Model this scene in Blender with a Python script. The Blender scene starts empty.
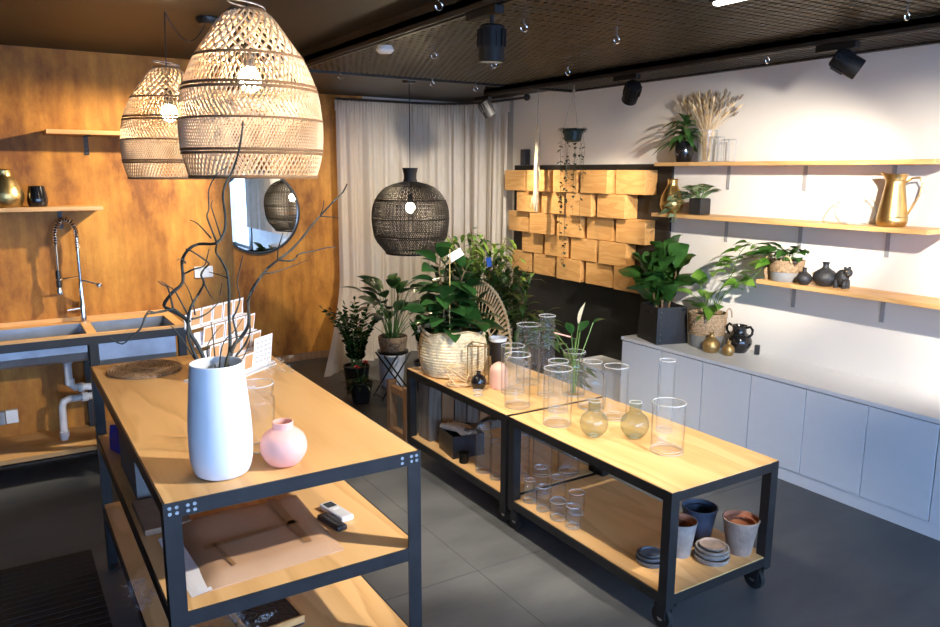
import bpy, bmesh, math, random
from mathutils import Vector, Matrix
PI=math.pi
random.seed(7)
sc=bpy.context.scene
col=sc.collection
V=Vector

# ------------------------------------------------------------------ camera
FPX=757.88; YAW,PITCH,ROLL=.560286,-.183924,.0040687
CAM=V((0,0,1.7))
fw=V((math.sin(YAW)*math.cos(PITCH),math.cos(YAW)*math.cos(PITCH),math.sin(PITCH)))
rt=V((math.cos(YAW),-math.sin(YAW),0)); up=rt.cross(fw)
rt2=rt*math.cos(ROLL)+up*math.sin(ROLL); up2=up*math.cos(ROLL)-rt*math.sin(ROLL)
cd=bpy.data.cameras.new('camera'); cam=bpy.data.objects.new('camera',cd); col.objects.link(cam)
m3=Matrix((rt2,up2,-fw)).transposed()
cam.matrix_world=Matrix.Translation(CAM)@m3.to_4x4()
cd.sensor_width=36; cd.lens=FPX/940*36; cd.clip_start=.05
sc.camera=cam

# ------------------------------------------------------------------ materials
MATS={}
def base_mat(name):
    m=bpy.data.materials.new(name); m.use_nodes=True
    nt=m.node_tree; b=nt.nodes['Principled BSDF']
    return m,nt,b
def mat(name,c,rough=.5,metal=0,spec=.5,trans=0,noise=0,nscale=20,bump=0,bscale=60,coat=0):
    if name in MATS: return MATS[name]
    m,nt,b=base_mat(name)
    b.inputs['Base Color'].default_value=(*c,1); b.inputs['Roughness'].default_value=rough
    b.inputs['Metallic'].default_value=metal; b.inputs['Specular IOR Level'].default_value=spec
    b.inputs['Coat Weight'].default_value=coat
    tc=nt.nodes.new('ShaderNodeTexCoord')
    n=nt.nodes.new('ShaderNodeTexNoise'); n.inputs['Scale'].default_value=nscale; n.inputs['Detail'].default_value=5
    nt.links.new(tc.outputs['Object'],n.inputs['Vector'])
    k=noise if noise else .06
    r=nt.nodes.new('ShaderNodeValToRGB')
    r.color_ramp.elements[0].position=.3; r.color_ramp.elements[1].position=.7
    r.color_ramp.elements[0].color=(*[x*(1-k) for x in c],1); r.color_ramp.elements[1].color=(*[min(1,x*(1+k)) for x in c],1)
    nt.links.new(n.outputs['Fac'],r.inputs['Fac']); nt.links.new(r.outputs['Color'],b.inputs['Base Color'])
    if bump:
        n2=nt.nodes.new('ShaderNodeTexNoise'); n2.inputs['Scale'].default_value=bscale
        nt.links.new(tc.outputs['Object'],n2.inputs['Vector'])
        bp=nt.nodes.new('ShaderNodeBump'); bp.inputs['Strength'].default_value=bump; bp.inputs['Distance'].default_value=.01
        nt.links.new(n2.outputs['Fac'],bp.inputs['Height']); nt.links.new(bp.outputs['Normal'],b.inputs['Normal'])
    MATS[name]=m; return m
def wood(name,c0,c1,c2,axis=1,rough=.45,scale=1.0,strength=1.0,spec=.4):
    """flat-sawn softwood: long wavy figure along one axis plus fine streaks"""
    m,nt,b=base_mat(name)
    tc=nt.nodes.new('ShaderNodeTexCoord'); mp=nt.nodes.new('ShaderNodeMapping')
    s=[3.2*scale]*3; s[axis]=.55*scale
    mp.inputs['Scale'].default_value=s
    nt.links.new(tc.outputs['Object'],mp.inputs['Vector'])
    n=nt.nodes.new('ShaderNodeTexNoise'); n.inputs['Scale'].default_value=1.1; n.inputs['Detail'].default_value=2.5; n.inputs['Roughness'].default_value=.45
    nt.links.new(mp.outputs['Vector'],n.inputs['Vector'])
    mul=nt.nodes.new('ShaderNodeMath'); mul.operation='MULTIPLY'; mul.inputs[1].default_value=9.0
    fr=nt.nodes.new('ShaderNodeMath'); fr.operation='FRACT'
    nt.links.new(n.outputs['Fac'],mul.inputs[0]); nt.links.new(mul.outputs[0],fr.inputs[0])
    r=nt.nodes.new('ShaderNodeValToRGB'); e=r.color_ramp.elements
    e[0].position=0; e[0].color=(*c0,1); e[1].position=1; e[1].color=(*c0,1)
    x=e.new(.45); x.color=(*c1,1); x=e.new(.86); x.color=(*c2,1)
    nt.links.new(fr.outputs[0],r.inputs['Fac'])
    mp2=nt.nodes.new('ShaderNodeMapping'); s=[70*scale]*3; s[axis]=2.5*scale; mp2.inputs['Scale'].default_value=s
    nt.links.new(tc.outputs['Object'],mp2.inputs['Vector'])
    n2=nt.nodes.new('ShaderNodeTexNoise'); n2.inputs['Scale'].default_value=1; n2.inputs['Detail'].default_value=4
    nt.links.new(mp2.outputs['Vector'],n2.inputs['Vector'])
    mx=nt.nodes.new('ShaderNodeMixRGB'); mx.blend_type='MIX'; mx.inputs[2].default_value=(*c0,1)
    ml=nt.nodes.new('ShaderNodeMath'); ml.operation='MULTIPLY'; ml.inputs[1].default_value=.9
    nt.links.new(n2.outputs['Fac'],ml.inputs[0])
    nt.links.new(ml.outputs[0],mx.inputs[0]); nt.links.new(r.outputs['Color'],mx.inputs[1])
    nt.links.new(mx.outputs['Color'],b.inputs['Base Color'])
    b.inputs['Roughness'].default_value=rough; b.inputs['Specular IOR Level'].default_value=spec
    MATS[name]=m; return m
def glassmat(name,tint=(1,1,1),blend=.12,white=.012):
    """thin clear glass: see-through, with a fresnel sheen and a faint body"""
    m=bpy.data.materials.new(name); m.use_nodes=True; nt=m.node_tree; nt.nodes.clear()
    o=nt.nodes.new('ShaderNodeOutputMaterial'); t=nt.nodes.new('ShaderNodeBsdfTransparent'); g=nt.nodes.new('ShaderNodeBsdfGlossy')
    d=nt.nodes.new('ShaderNodeBsdfDiffuse'); d.inputs['Color'].default_value=(.85,.88,.90,1)
    lw=nt.nodes.new('ShaderNodeLayerWeight'); lw.inputs['Blend'].default_value=.5
    pw=nt.nodes.new('ShaderNodeMath'); pw.operation='POWER'; pw.inputs[1].default_value=6.6
    ml=nt.nodes.new('ShaderNodeMath'); ml.operation='MULTIPLY_ADD'; ml.inputs[1].default_value=blend*6.0; ml.inputs[2].default_value=.025
    nt.links.new(lw.outputs['Facing'],pw.inputs[0]); nt.links.new(pw.outputs[0],ml.inputs[0])
    tm=nt.nodes.new('ShaderNodeMixRGB'); tm.inputs[1].default_value=(*tint,1); tm.inputs[2].default_value=(*[c*.22 for c in tint],1)
    nt.links.new(pw.outputs[0],tm.inputs[0]); nt.links.new(tm.outputs[0],t.inputs['Color']); g.inputs['Roughness'].default_value=.03
    g.inputs['Color'].default_value=(.95,.97,1,1)
    m1=nt.nodes.new('ShaderNodeMixShader'); m2=nt.nodes.new('ShaderNodeMixShader'); m2.inputs[0].default_value=white
    nt.links.new(ml.outputs[0],m1.inputs[0]); nt.links.new(t.outputs[0],m1.inputs[1]); nt.links.new(g.outputs[0],m1.inputs[2])
    nt.links.new(m1.outputs[0],m2.inputs[1]); nt.links.new(d.outputs[0],m2.inputs[2]); nt.links.new(m2.outputs[0],o.inputs[0])
    MATS[name]=m; return m
def leafmat(name,c,c2,rough=.35,tr=.25):
    m,nt,b=base_mat(name)
    tc=nt.nodes.new('ShaderNodeTexCoord'); n=nt.nodes.new('ShaderNodeTexNoise'); n.inputs['Scale'].default_value=9
    nt.links.new(tc.outputs['Object'],n.inputs['Vector'])
    r=nt.nodes.new('ShaderNodeValToRGB'); r.color_ramp.elements[0].position=.35; r.color_ramp.elements[1].position=.68
    r.color_ramp.elements[0].color=(*c,1); r.color_ramp.elements[1].color=(*c2,1)
    nt.links.new(n.outputs['Fac'],r.inputs['Fac']); nt.links.new(r.outputs['Color'],b.inputs['Base Color'])
    b.inputs['Roughness'].default_value=rough
    t=nt.nodes.new('ShaderNodeBsdfTranslucent'); nt.links.new(r.outputs['Color'],t.inputs['Color'])
    mx=nt.nodes.new('ShaderNodeMixShader'); mx.inputs[0].default_value=tr
    o=nt.nodes['Material Output']
    nt.links.new(b.outputs[0],mx.inputs[1]); nt.links.new(t.outputs[0],mx.inputs[2]); nt.links.new(mx.outputs[0],o.inputs[0])
    MATS[name]=m; return m
def emis(name,c,s):
    m=bpy.data.materials.new(name); m.use_nodes=True; nt=m.node_tree; nt.nodes.clear()
    o=nt.nodes.new('ShaderNodeOutputMaterial'); e=nt.nodes.new('ShaderNodeEmission')
    e.inputs['Color'].default_value=(*c,1); e.inputs['Strength'].default_value=s
    nt.links.new(e.outputs[0],o.inputs[0]); MATS[name]=m; return m
def sheer(name,c,transl,transp):
    m=bpy.data.materials.new(name); m.use_nodes=True; nt=m.node_tree; nt.nodes.clear()
    o=nt.nodes.new('ShaderNodeOutputMaterial'); d=nt.nodes.new('ShaderNodeBsdfDiffuse'); t=nt.nodes.new('ShaderNodeBsdfTranslucent'); x=nt.nodes.new('ShaderNodeBsdfTransparent')
    tc=nt.nodes.new('ShaderNodeTexCoord'); mp=nt.nodes.new('ShaderNodeMapping'); mp.inputs['Scale'].default_value=(14,14,3)
    n=nt.nodes.new('ShaderNodeTexNoise'); n.inputs['Scale'].default_value=3; n.inputs['Detail'].default_value=6
    nt.links.new(tc.outputs['Object'],mp.inputs[0]); nt.links.new(mp.outputs[0],n.inputs['Vector'])
    r=nt.nodes.new('ShaderNodeValToRGB'); r.color_ramp.elements[0].color=(*[v*.8 for v in c],1); r.color_ramp.elements[1].color=(*c,1)
    nt.links.new(n.outputs['Fac'],r.inputs['Fac'])
    nt.links.new(r.outputs[0],d.inputs['Color']); nt.links.new(r.outputs[0],t.inputs['Color'])
    a=nt.nodes.new('ShaderNodeMixShader'); a.inputs[0].default_value=transl; b=nt.nodes.new('ShaderNodeMixShader'); b.inputs[0].default_value=transp
    nt.links.new(d.outputs[0],a.inputs[1]); nt.links.new(t.outputs[0],a.inputs[2])
    nt.links.new(a.outputs[0],b.inputs[1]); nt.links.new(x.outputs[0],b.inputs[2]); nt.links.new(b.outputs[0],o.inputs[0])
    MATS[name]=m; return m
# orange stained plywood wall
def orange_wall():
    m,nt,b=base_mat('stained_plywood')
    tc=nt.nodes.new('ShaderNodeTexCoord'); mp=nt.nodes.new('ShaderNodeMapping'); mp.inputs['Scale'].default_value=(1.6,1.6,.8)
    nt.links.new(tc.outputs['Object'],mp.inputs[0])
    n=nt.nodes.new('ShaderNodeTexNoise'); n.inputs['Scale'].default_value=1.9; n.inputs['Detail'].default_value=9; n.inputs['Roughness'].default_value=.72
    nt.links.new(mp.outputs[0],n.inputs['Vector'])
    r=nt.nodes.new('ShaderNodeValToRGB'); e=r.color_ramp.elements
    e[0].position=.36; e[0].color=(.22,.078,.012,1); e[1].position=.66; e[1].color=(.62,.29,.046,1)
    x=e.new(.50); x.color=(.45,.185,.026,1)
    nt.links.new(n.outputs['Fac'],r.inputs['Fac'])
    mp2=nt.nodes.new('ShaderNodeMapping'); mp2.inputs['Scale'].default_value=(17,17,1.6)
    nt.links.new(tc.outputs['Object'],mp2.inputs[0])
    n2=nt.nodes.new('ShaderNodeTexNoise'); n2.inputs['Scale'].default_value=1; n2.inputs['Detail'].default_value=4
    nt.links.new(mp2.outputs[0],n2.inputs['Vector'])
    r2=nt.nodes.new('ShaderNodeValToRGB'); r2.color_ramp.elements[0].position=.3; r2.color_ramp.elements[0].color=(.72,.66,.62,1); r2.color_ramp.elements[1].position=.7; r2.color_ramp.elements[1].color=(1.1,1.1,1.1,1)
    nt.links.new(n2.outputs['Fac'],r2.inputs['Fac'])
    mx=nt.nodes.new('ShaderNodeMixRGB'); mx.blend_type='MULTIPLY'; mx.inputs[0].default_value=1
    nt.links.new(r.outputs[0],mx.inputs[1]); nt.links.new(r2.outputs[0],mx.inputs[2])
    nt.links.new(mx.outputs[0],b.inputs['Base Color']); b.inputs['Roughness'].default_value=.55; b.inputs['Specular IOR Level'].default_value=.3
    MATS['orange']=m; return m
def floor_mat():
    m,nt,b=base_mat('grey_concrete')
    tc=nt.nodes.new('ShaderNodeTexCoord'); mp=nt.nodes.new('ShaderNodeMapping'); mp.inputs['Scale'].default_value=(.9,2.2,1); mp.inputs['Rotation'].default_value=(0,0,.5)
    nt.links.new(tc.outputs['Object'],mp.inputs[0])
    n=nt.nodes.new('ShaderNodeTexNoise'); n.inputs['Scale'].default_value=1.6; n.inputs['Detail'].default_value=7; n.inputs['Roughness'].default_value=.6
    nt.links.new(mp.outputs[0],n.inputs['Vector'])
    r=nt.nodes.new('ShaderNodeValToRGB'); e=r.color_ramp.elements; e[0].position=.3; e[0].color=(.060,.064,.068,1); e[1].position=.72; e[1].color=(.122,.127,.129,1)
    nt.links.new(n.outputs['Fac'],r.inputs['Fac']); nt.links.new(r.outputs[0],b.inputs['Base Color'])
    mr=nt.nodes.new('ShaderNodeMapRange'); mr.inputs['To Min'].default_value=.38; mr.inputs['To Max'].default_value=.6
    nt.links.new(n.outputs['Fac'],mr.inputs['Value']); nt.links.new(mr.outputs[0],b.inputs['Roughness'])
    b.inputs['Specular IOR Level'].default_value=.45
    MATS['floor']=m; return m

PINE=wood('pine_plywood',(.72,.455,.205),(.65,.385,.155),(.49,.26,.09),axis=1)
PINEX=wood('pine_board_long',(.72,.43,.18),(.64,.35,.125),(.50,.245,.075),axis=1,scale=1.4)
PINEW=wood('pine_board_cross',(.66,.38,.15),(.58,.31,.105),(.44,.21,.06),axis=0,scale=1.4)
BLOCKW=wood('cedar_block',(.60,.34,.125),(.52,.27,.085),(.44,.20,.055),axis=1,scale=2.2,rough=.6)
GREYW=wood('weathered_board',(.20,.17,.14),(.15,.125,.10),(.08,.065,.05),axis=2,scale=2,rough=.8)
BROWNW=wood('brown_timber',(.34,.19,.09),(.27,.14,.065),(.18,.09,.04),axis=2,scale=2,rough=.7)
ORANGE=orange_wall(); FLOOR=floor_mat()
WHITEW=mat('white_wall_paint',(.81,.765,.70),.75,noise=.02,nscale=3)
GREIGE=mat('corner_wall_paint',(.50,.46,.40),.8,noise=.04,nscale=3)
CEILP=mat('dark_ceiling_paint',(.013,.0105,.008),.5,noise=.15,nscale=2)
BLACKP=mat('black_panel_paint',(.012,.012,.012),.55,noise=.2)
STEEL=mat('dark_steel',(.017,.018,.021),.42,metal=.35,noise=.25,nscale=14)
BLKSTEEL=mat('black_steel',(.016,.016,.017),.45,metal=.2,noise=.25,nscale=14)
MESHM=mat('dark_expanded_metal',(.050,.044,.036),.45,metal=.4,noise=.15)
CABW=mat('white_laminate',(.77,.79,.83),.4,noise=.01)
CABT=mat('white_counter',(.82,.82,.82),.35,noise=.01)
CHROME=mat('chrome',(.80,.80,.80),.12,metal=1)
ZINC=mat('zinc_bracket',(.40,.40,.41),.5,metal=.2)
GALV=mat('galvanised_steel',(.34,.38,.45),.38,metal=.75,noise=.18,nscale=8)
BRASS=mat('hammered_brass',(.52,.36,.14),.36,metal=1,noise=.1,nscale=30,bump=.25,bscale=45)
BRASSS=mat('brushed_brass',(.52,.35,.14),.33,metal=1,noise=.06)
GOLDC=mat('gold_ceramic',(.44,.28,.105),.42,metal=.8,noise=.12)
BLKG=mat('gloss_black_ceramic',(.008,.008,.009),.12,coat=.3)
BLKM=mat('matte_black_ceramic',(.018,.019,.021),.55,bump=.5,bscale=70,noise=.3)
PLASTB=mat('black_plastic',(.014,.014,.016),.38)
PVC=mat('white_pvc',(.62,.62,.64),.35)
WHITEC=mat('matte_white_ceramic',(.66,.71,.79),.6,noise=.02)
PINKC=mat('matte_pink_ceramic',(.78,.42,.36),.65,noise=.03)
PINKC2=mat('peach_pink_ceramic',(.80,.47,.36),.6,noise=.03)
RATTAN=mat('natural_rattan',(.66,.47,.25),.55,noise=.2,nscale=40)
SHADER=leafmat('pale_split_rattan',(.58,.44,.28),(.72,.58,.41),.5,.24)
RATTAND=mat('dark_cane_binding',(.22,.12,.055),.6,noise=.2,nscale=40)
BLKRAT=mat('black_rattan',(.022,.018,.015),.6,noise=.2,nscale=40)
SEAGR=mat('seagrass',(.34,.23,.13),.8,noise=.4,nscale=60,bump=.7,bscale=120)
SEAGRL=mat('pale_palm_weave',(.76,.63,.40),.8,noise=.22,nscale=40,bump=.5,bscale=90)
GREYC=mat('grey_basket_base',(.22,.225,.23),.8,noise=.12)
SOIL=mat('potting_soil',(.022,.015,.010),.9,noise=.5,nscale=80,bump=.6,bscale=120)
BARK=mat('twig_bark',(.036,.038,.032),.75,noise=.45,nscale=30,bump=.4)
BARKB=mat('brown_stem',(.16,.10,.05),.7,noise=.3)
GSTEM=mat('green_stem',(.10,.20,.045),.5,noise=.2)
TERRA=mat('aged_terracotta',(.30,.225,.18),.85,noise=.28,nscale=14,bump=.3)
TERRAI=mat('raw_terracotta',(.42,.17,.09),.85,noise=.15)
GREYT=mat('limewashed_terracotta',(.27,.255,.24),.85,noise=.3,nscale=16,bump=.3)
BLUET=mat('blue_glaze_terracotta',(.034,.052,.088),.55,noise=.4,nscale=20)
BLUES=mat('slate_blue_glaze',(.11,.14,.18),.5,noise=.35,nscale=25)
PAPER=mat('white_paper',(.80,.80,.84),.7,noise=.02)
KRAFT=mat('kraft_paper',(.44,.27,.16),.65,noise=.07,nscale=8)
KRAFTC=mat('kraft_card',(.55,.31,.14),.7,noise=.08)
TAPE=mat('parcel_tape',(.27,.15,.07),.3)
FABG=mat('charcoal_cloth',(.17,.17,.175),.9,noise=.25,bump=.3)
BEIGE=mat('beige_cloth',(.60,.47,.36),.85,noise=.12)
BLUEP=mat('blue_plastic',(.02,.035,.30),.4)
BLUETAG=mat('blue_tag',(.03,.15,.55),.4)
REDF=mat('red_bract',(.65,.02,.03),.45)
WHITEF=mat('white_spathe',(.80,.82,.74),.5)
MACRO=mat('cotton_cord',(.45,.40,.32),.9,noise=.2)
DRIFT=mat('bleached_wood',(.66,.55,.38),.75,noise=.25,nscale=25,bump=.4)
DRYG=mat('dried_grass',(.70,.53,.31),.85,noise=.25)
DRYB=mat('dried_seed_head',(.27,.215,.16),.9,noise=.3)
SPOTB=mat('spot_black',(.009,.009,.010),.6,spec=.25)
RUBBER=mat('black_rubber',(.008,.008,.009),.7,bump=.4,bscale=200)
GREYMET=mat('grey_sheet',(.12,.12,.12),.7)
REMOTEG=mat('grey_plastic',(.62,.64,.67),.4)
LCD=mat('lcd_glass',(.05,.06,.07),.15)
BLACKF=mat('black_frame',(.006,.006,.006),.3)
BULB=emis('warm_bulb',(1,.77,.48),150); BULBS=emis('warm_bulb_small',(1,.78,.50),230)
LENS=emis('spot_lens',(1,.86,.66),14)
GLASS=glassmat('clear_glass',(.985,.99,.99)); GLASSR=glassmat('glass_glint',(.95,.97,.97),.2,.33); GLASSB=glassmat('glass_base',(.95,.97,.97),.14,.05); GLASSG=glassmat('smoky_green_glass',(.86,.88,.82),.18,.02)
GLASSD=glassmat('dark_glass',(.10,.10,.11),.2,.01); CLING=glassmat('cellophane',(.95,.95,.95),.3,.10)
PANE=glassmat('window_glass',(.97,.98,1),.04,0)
MIRR=mat('mirror_silver',(.93,.94,.95),.01,metal=1); 
SHEER=sheer('sheer_linen',(.84,.76,.66),.35,.12)
RUBL=leafmat('rubber_leaf',(.012,.045,.012),(.03,.10,.022),.28)
FIDL=leafmat('fiddle_leaf',(.020,.078,.014),(.055,.15,.028),.32)
PEACEL=leafmat('peace_lily_leaf',(.012,.050,.014),(.028,.09,.022),.3)
ZZL=leafmat('zz_leaf',(.010,.040,.012),(.022,.08,.02),.25)
FICL=leafmat('ficus_lit_leaf',(.09,.20,.03),(.33,.46,.08),.4,.35)  # yellow-green leaf colour, brightened to stand in for the spotlight on it
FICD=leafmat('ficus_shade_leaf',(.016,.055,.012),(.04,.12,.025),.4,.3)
POTL=leafmat('pothos_leaf',(.06,.19,.02),(.24,.42,.06),.35,.35)
VARL=leafmat('variegated_leaf',(.06,.14,.05),(.42,.50,.30),.45,.3)
DRACL=leafmat('dracaena_leaf',(.03,.10,.025),(.09,.21,.05),.35)
STRL=leafmat('string_leaf',(.012,.026,.014),(.03,.055,.028),.5)

# ------------------------------------------------------------------ mesh builder
class MB:
    def __init__(s): s.v=[]; s.f=[]
    def add(s,vs,fs):
        o=len(s.v); s.v+=[tuple(v) for v in vs]; s.f+=[tuple(i+o for i in f) for f in fs]; return s
    def box(s,c,d,rz=0,M=None,bev=0):
        x,y,z=[k/2 for k in d]; c=V(c)
        if bev:
            bm=bmesh.new(); bmesh.ops.create_cube(bm,size=1)
            for v in bm.verts: v.co=V((v.co.x*d[0],v.co.y*d[1],v.co.z*d[2]))
            bmesh.ops.bevel(bm,geom=bm.edges[:],offset=bev,segments=2,affect='EDGES',profile=.5)
            bm.verts.index_update()
            vs=[v.co.copy() for v in bm.verts]; fs=[[v.index for v in f.verts] for f in bm.faces]; bm.free()
        else:
            vs=[V((i*x,j*y,k*z)) for i in(-1,1) for j in(-1,1) for k in(-1,1)]
            fs=[(0,1,3,2),(4,6,7,5),(0,4,5,1),(2,3,7,6),(0,2,6,4),(1,5,7,3)]
        R=M if M is not None else Matrix.Rotation(rz,3,'Z')
        return s.add([c+R@v for v in vs],fs)
    def bb(s,a,b,bev=0):
        a=V(a);b=V(b); return s.box((a+b)/2,[abs(b[i]-a[i]) for i in range(3)],bev=bev)
    def tube(s,pts,r,n=6,cap=True,close=False):
        pts=[V(p) for p in pts]; N=len(pts)
        rs=r if isinstance(r,(list,tuple)) else [r]*N
        vs=[];fs=[]; prev=None
        for i,p in enumerate(pts):
            if close: t=pts[(i+1)%N]-pts[i-1]
            else: t=pts[min(i+1,N-1)]-pts[max(i-1,0)]
            if t.length<1e-9: t=V((0,0,1))
            t.normalize()
            if prev is None:
                a=t.cross(V((0,0,1)))
                if a.length<.1: a=t.cross(V((1,0,0)))
            else: a=prev-t*prev.dot(t)
            if a.length<1e-6: a=t.orthogonal()
            a.normalize(); b=t.cross(a); prev=a
            for k in range(n):
                q=2*PI*k/n; vs.append(p+(a*math.cos(q)+b*math.sin(q))*rs[i])
        M=N if close else N-1
        for i in range(M):
            j=(i+1)%N
            for k in range(n):
                l=(k+1)%n; fs.append((i*n+k,i*n+l,j*n+l,j*n+k))
        if cap and not close:
            fs.append(tuple(range(n-1,-1,-1))); fs.append(tuple((N-1)*n+k for k in range(n)))
        return s.add(vs,fs)
    def lathe(s,prof,n=32,c=(0,0,0),M=None):
        """prof: list of (r,z); r=0 ends close"""
        c=V(c); vs=[];fs=[];rows=[]
        for r,z in prof:
            if r<1e-6: rows.append([len(vs)]); vs.append(V((0,0,z)))
            else:
                rows.append(list(range(len(vs),len(vs)+n)))
                vs+=[V((r*math.cos(2*PI*k/n),r*math.sin(2*PI*k/n),z)) for k in range(n)]
        for a,b in zip(rows,rows[1:]):
            for k in range(n):
                l=(k+1)%n
                if len(a)==1 and len(b)==1: continue
                if len(a)==1: fs.append((a[0],b[l],b[k]))
                elif len(b)==1: fs.append((a[k],a[l],b[0]))
                else: fs.append((a[k],a[l],b[l],b[k]))
        if M is not None: vs=[M@v for v in vs]
        return s.add([c+v for v in vs],fs)
    def ball(s,c,r,n=10,sq=(1,1,1)):
        m=max(4,n//2); vs=[];fs=[]
        prof=[(math.sin(PI*i/m)*1.0,-math.cos(PI*i/m)) for i in range(m+1)]
        prof[0]=(0,-1); prof[-1]=(0,1)
        return s.lathe([(a*r,b*r) for a,b in prof],n,c,Matrix.Diagonal(sq))
    def ring(s,c,R,r,n=32,k=6,M=None):
        c=V(c); pts=[V((R*math.cos(2*PI*i/n),R*math.sin(2*PI*i/n),0)) for i in range(n)]
        if M is not None: pts=[M@p for p in pts]
        return s.tube([c+p for p in pts],r,k,close=True)
    def leaf(s,base,d,L,W,droop=.25,fold=.18,seg=6,shape='oval',roll=0,curl=0):
        base=V(base); d=V(d).normalized()
        side=d.cross(V((0,0,1)))
        if side.length<.15: side=V((math.cos(roll*3+base.x*50),math.sin(roll*3+base.x*50),0)); side=side-d*side.dot(d)
        side.normalize(); n=side.cross(d)
        if roll:
            q=Matrix.Rotation(roll,3,d); side=q@side; n=q@n
        vs=[];fs=[]
        for i in range(seg+1):
            t=i/seg
            if shape=='oval': w=math.sin(PI*t**.85)**.9
            elif shape=='fiddle': w=(.30+.85*t)*math.sin(PI*min(1,t*.93+.07))**.45 if t<1 else .12
            elif shape=='strap': w=math.sin(PI*min(1,(t*.9+.06)))**.5*(1-.35*t) if t<1 else 0
            elif shape=='heart': w=math.sin(PI*t**.6)**.85*(1.1-.25*t)
            elif shape=='round': w=math.sin(PI*t)**.6
            else: w=math.sin(PI*t)
            w=max(w,.02)*W/2
            wob=.06*W*math.sin(t*11+base.x*40) if shape in('fiddle',) else 0
            p=base+d*L*t+V((0,0,-1))*droop*L*t*t
            vs+= [p-side*w+n*(fold*w+wob),p,p+side*w+n*(fold*w-wob)]
        for i in range(seg):
            a=i*3;b=a+3
            fs+=[(a,a+1,b+1,b),(a+1,a+2,b+2,b+1)]
        return s.add(vs,fs)
    def build(s,name,m,parent=None,smooth=False,loc=(0,0,0),world=False):
        """world=True: vertices are in room coordinates and the parent stands at its own place"""
        me=bpy.data.meshes.new(name); o=V(loc)
        off=V((0,0,0))
        if world and parent is not None:
            off=V(parent.location)
            if parent.parent is not None: off=off+V(parent.parent.location)
        me.from_pydata([tuple(V(v)-off) for v in s.v],[],s.f); me.update()
        ob=bpy.data.objects.new(name,me); col.objects.link(ob); ob.location=o
        me.materials.append(m)
        if smooth:
            me.polygons.foreach_set('use_smooth',[True]*len(me.polygons))
            try: me.set_sharp_from_angle(angle=math.radians(40))
            except Exception: pass
        if parent is not None: ob.parent=parent
        return ob
def tag(o,label,cat,group=None,kind=None):
    o['label']=label; o['category']=cat
    if group: o['group']=group
    if kind: o['kind']=kind
    return o
def thing(name,label,cat,loc,rz=0,group=None):
    o=bpy.data.objects.new(name,None); col.objects.link(o); o.location=loc; o.rotation_euler=(0,0,rz); o.empty_display_size=.1
    return tag(o,label,cat,group)
def struct(o): o['kind']='structure'; return o

# ------------------------------------------------------------------ the room
ZC=2.375; XR=4.06; YB=6.56; YS=5.03; XJ=1.32; XL=-2.0; YF=-2.4
struct(MB().bb((XL-.1,YF-.1,-.1),(XR+.1,YB+.1,0)).build('floor',FLOOR))
j=MB(); j.bb((XL,2.546,0),(3.6,2.550,.0012)); j.bb((1.642,-1.5,0),(1.6455,6.5,.0012));
struct(j.build('trim_1',mat('floor_joint',(.07,.073,.077),.8)))
struct(MB().bb((XL-.1,YF-.1,ZC),(XR+.1,YB+.1,ZC+.1)).build('ceiling',CEILP))
struct(MB().bb((XL-.1,YS,0),(XJ,YB+.1,ZC)).build('wall_left',ORANGE))
struct(MB().bb((XJ,YB,0),(2.95,YB+.1,ZC)).build('wall_back',ORANGE))
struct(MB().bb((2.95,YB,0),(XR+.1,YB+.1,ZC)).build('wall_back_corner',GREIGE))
struct(MB().bb((XR,-1.0,0),(XR+.1,5.75,ZC)).bb((XR,YF,0),(XR+.1,-1.0,.25)).bb((XR,YF,2.3),(XR+.1,-1.0,ZC)).build('wall_right',WHITEW))
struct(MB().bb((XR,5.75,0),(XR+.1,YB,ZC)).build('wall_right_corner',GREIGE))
struct(MB().bb((2.02,YB-.022,0),(XR,YB,.0001+.065)).bb((XJ,YB-.022,0),(2.02,YB,.065)).build('baseboard_back',BROWNW))
# dark window head showing through the sheer curtain
struct(MB().bb((XR-.02,6.0,1.93),(XR,6.5,2.26)).bb((3.0,YB-.02,1.93),(XR-.03,YB,2.26)).build('trim_2',mat('dark_window_head',(.10,.09,.085),.7)))
# walls with the shop windows behind the camera
WX=-1.7
wf=MB(); wf.bb((XL-.1,YF-.1,0),(XR+.1,YF,.25)); wf.bb((XL-.1,YF-.1,2.3),(XR+.1,YF,ZC)); wf.bb((XL-.1,YF-.1,.25),(WX,YF,2.3)); wf.bb((4.0,YF-.1,.25),(XR+.1,YF,2.3))
struct(wf.build('wall_front',WHITEW))
fr=MB()
for x in (WX,-.3,1.1,2.5,3.97): fr.bb((x-.03,YF-.07,.25),(x+.03,YF-.02,2.3))
fr.bb((WX,YF-.07,.25),(4.0,YF-.02,.31)); fr.bb((WX,YF-.07,2.24),(4.0,YF-.02,2.3))
w1=struct(fr.build('window_1',BLACKF))
struct(MB().bb((WX+.02,YF-.05,.3),(3.98,YF-.044,2.25)).build('window_pane',PANE,w1))
struct(MB().bb((XL-.1,YF,0),(XL,YS,ZC)).build('wall_side',CEILP))
fr=MB(); fr.bb((XR+.02,-1.10,.25),(XR+.07,-1.0,2.3)).bb((XR-.02,-1.16,.25),(XR+.02,-1.0,2.3)).bb((XR+.02,YF,.25),(XR+.07,-1.0,.31)).bb((XR+.02,YF,2.24),(XR+.07,-1.0,2.3))
w2=struct(fr.build('window_2',BLACKF)); struct(MB().bb((XR+.044,YF,.3),(XR+.05,-1.02,2.25)).build('window_pane',PANE,w2))
t=thing('window_curtain','cream curtain by the shop window, visible only in the round mirror','curtain',(3.97,.1,0))
b=MB(); N=90; vs=[]
for i in range(N+1):
    y=-.97+2.3*i/N; x=3.965+.03*math.sin(i*.9)+.012*math.sin(i*2.3)
    vs+=[V((x,y,.70)),V((x,y,2.32))]
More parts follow.
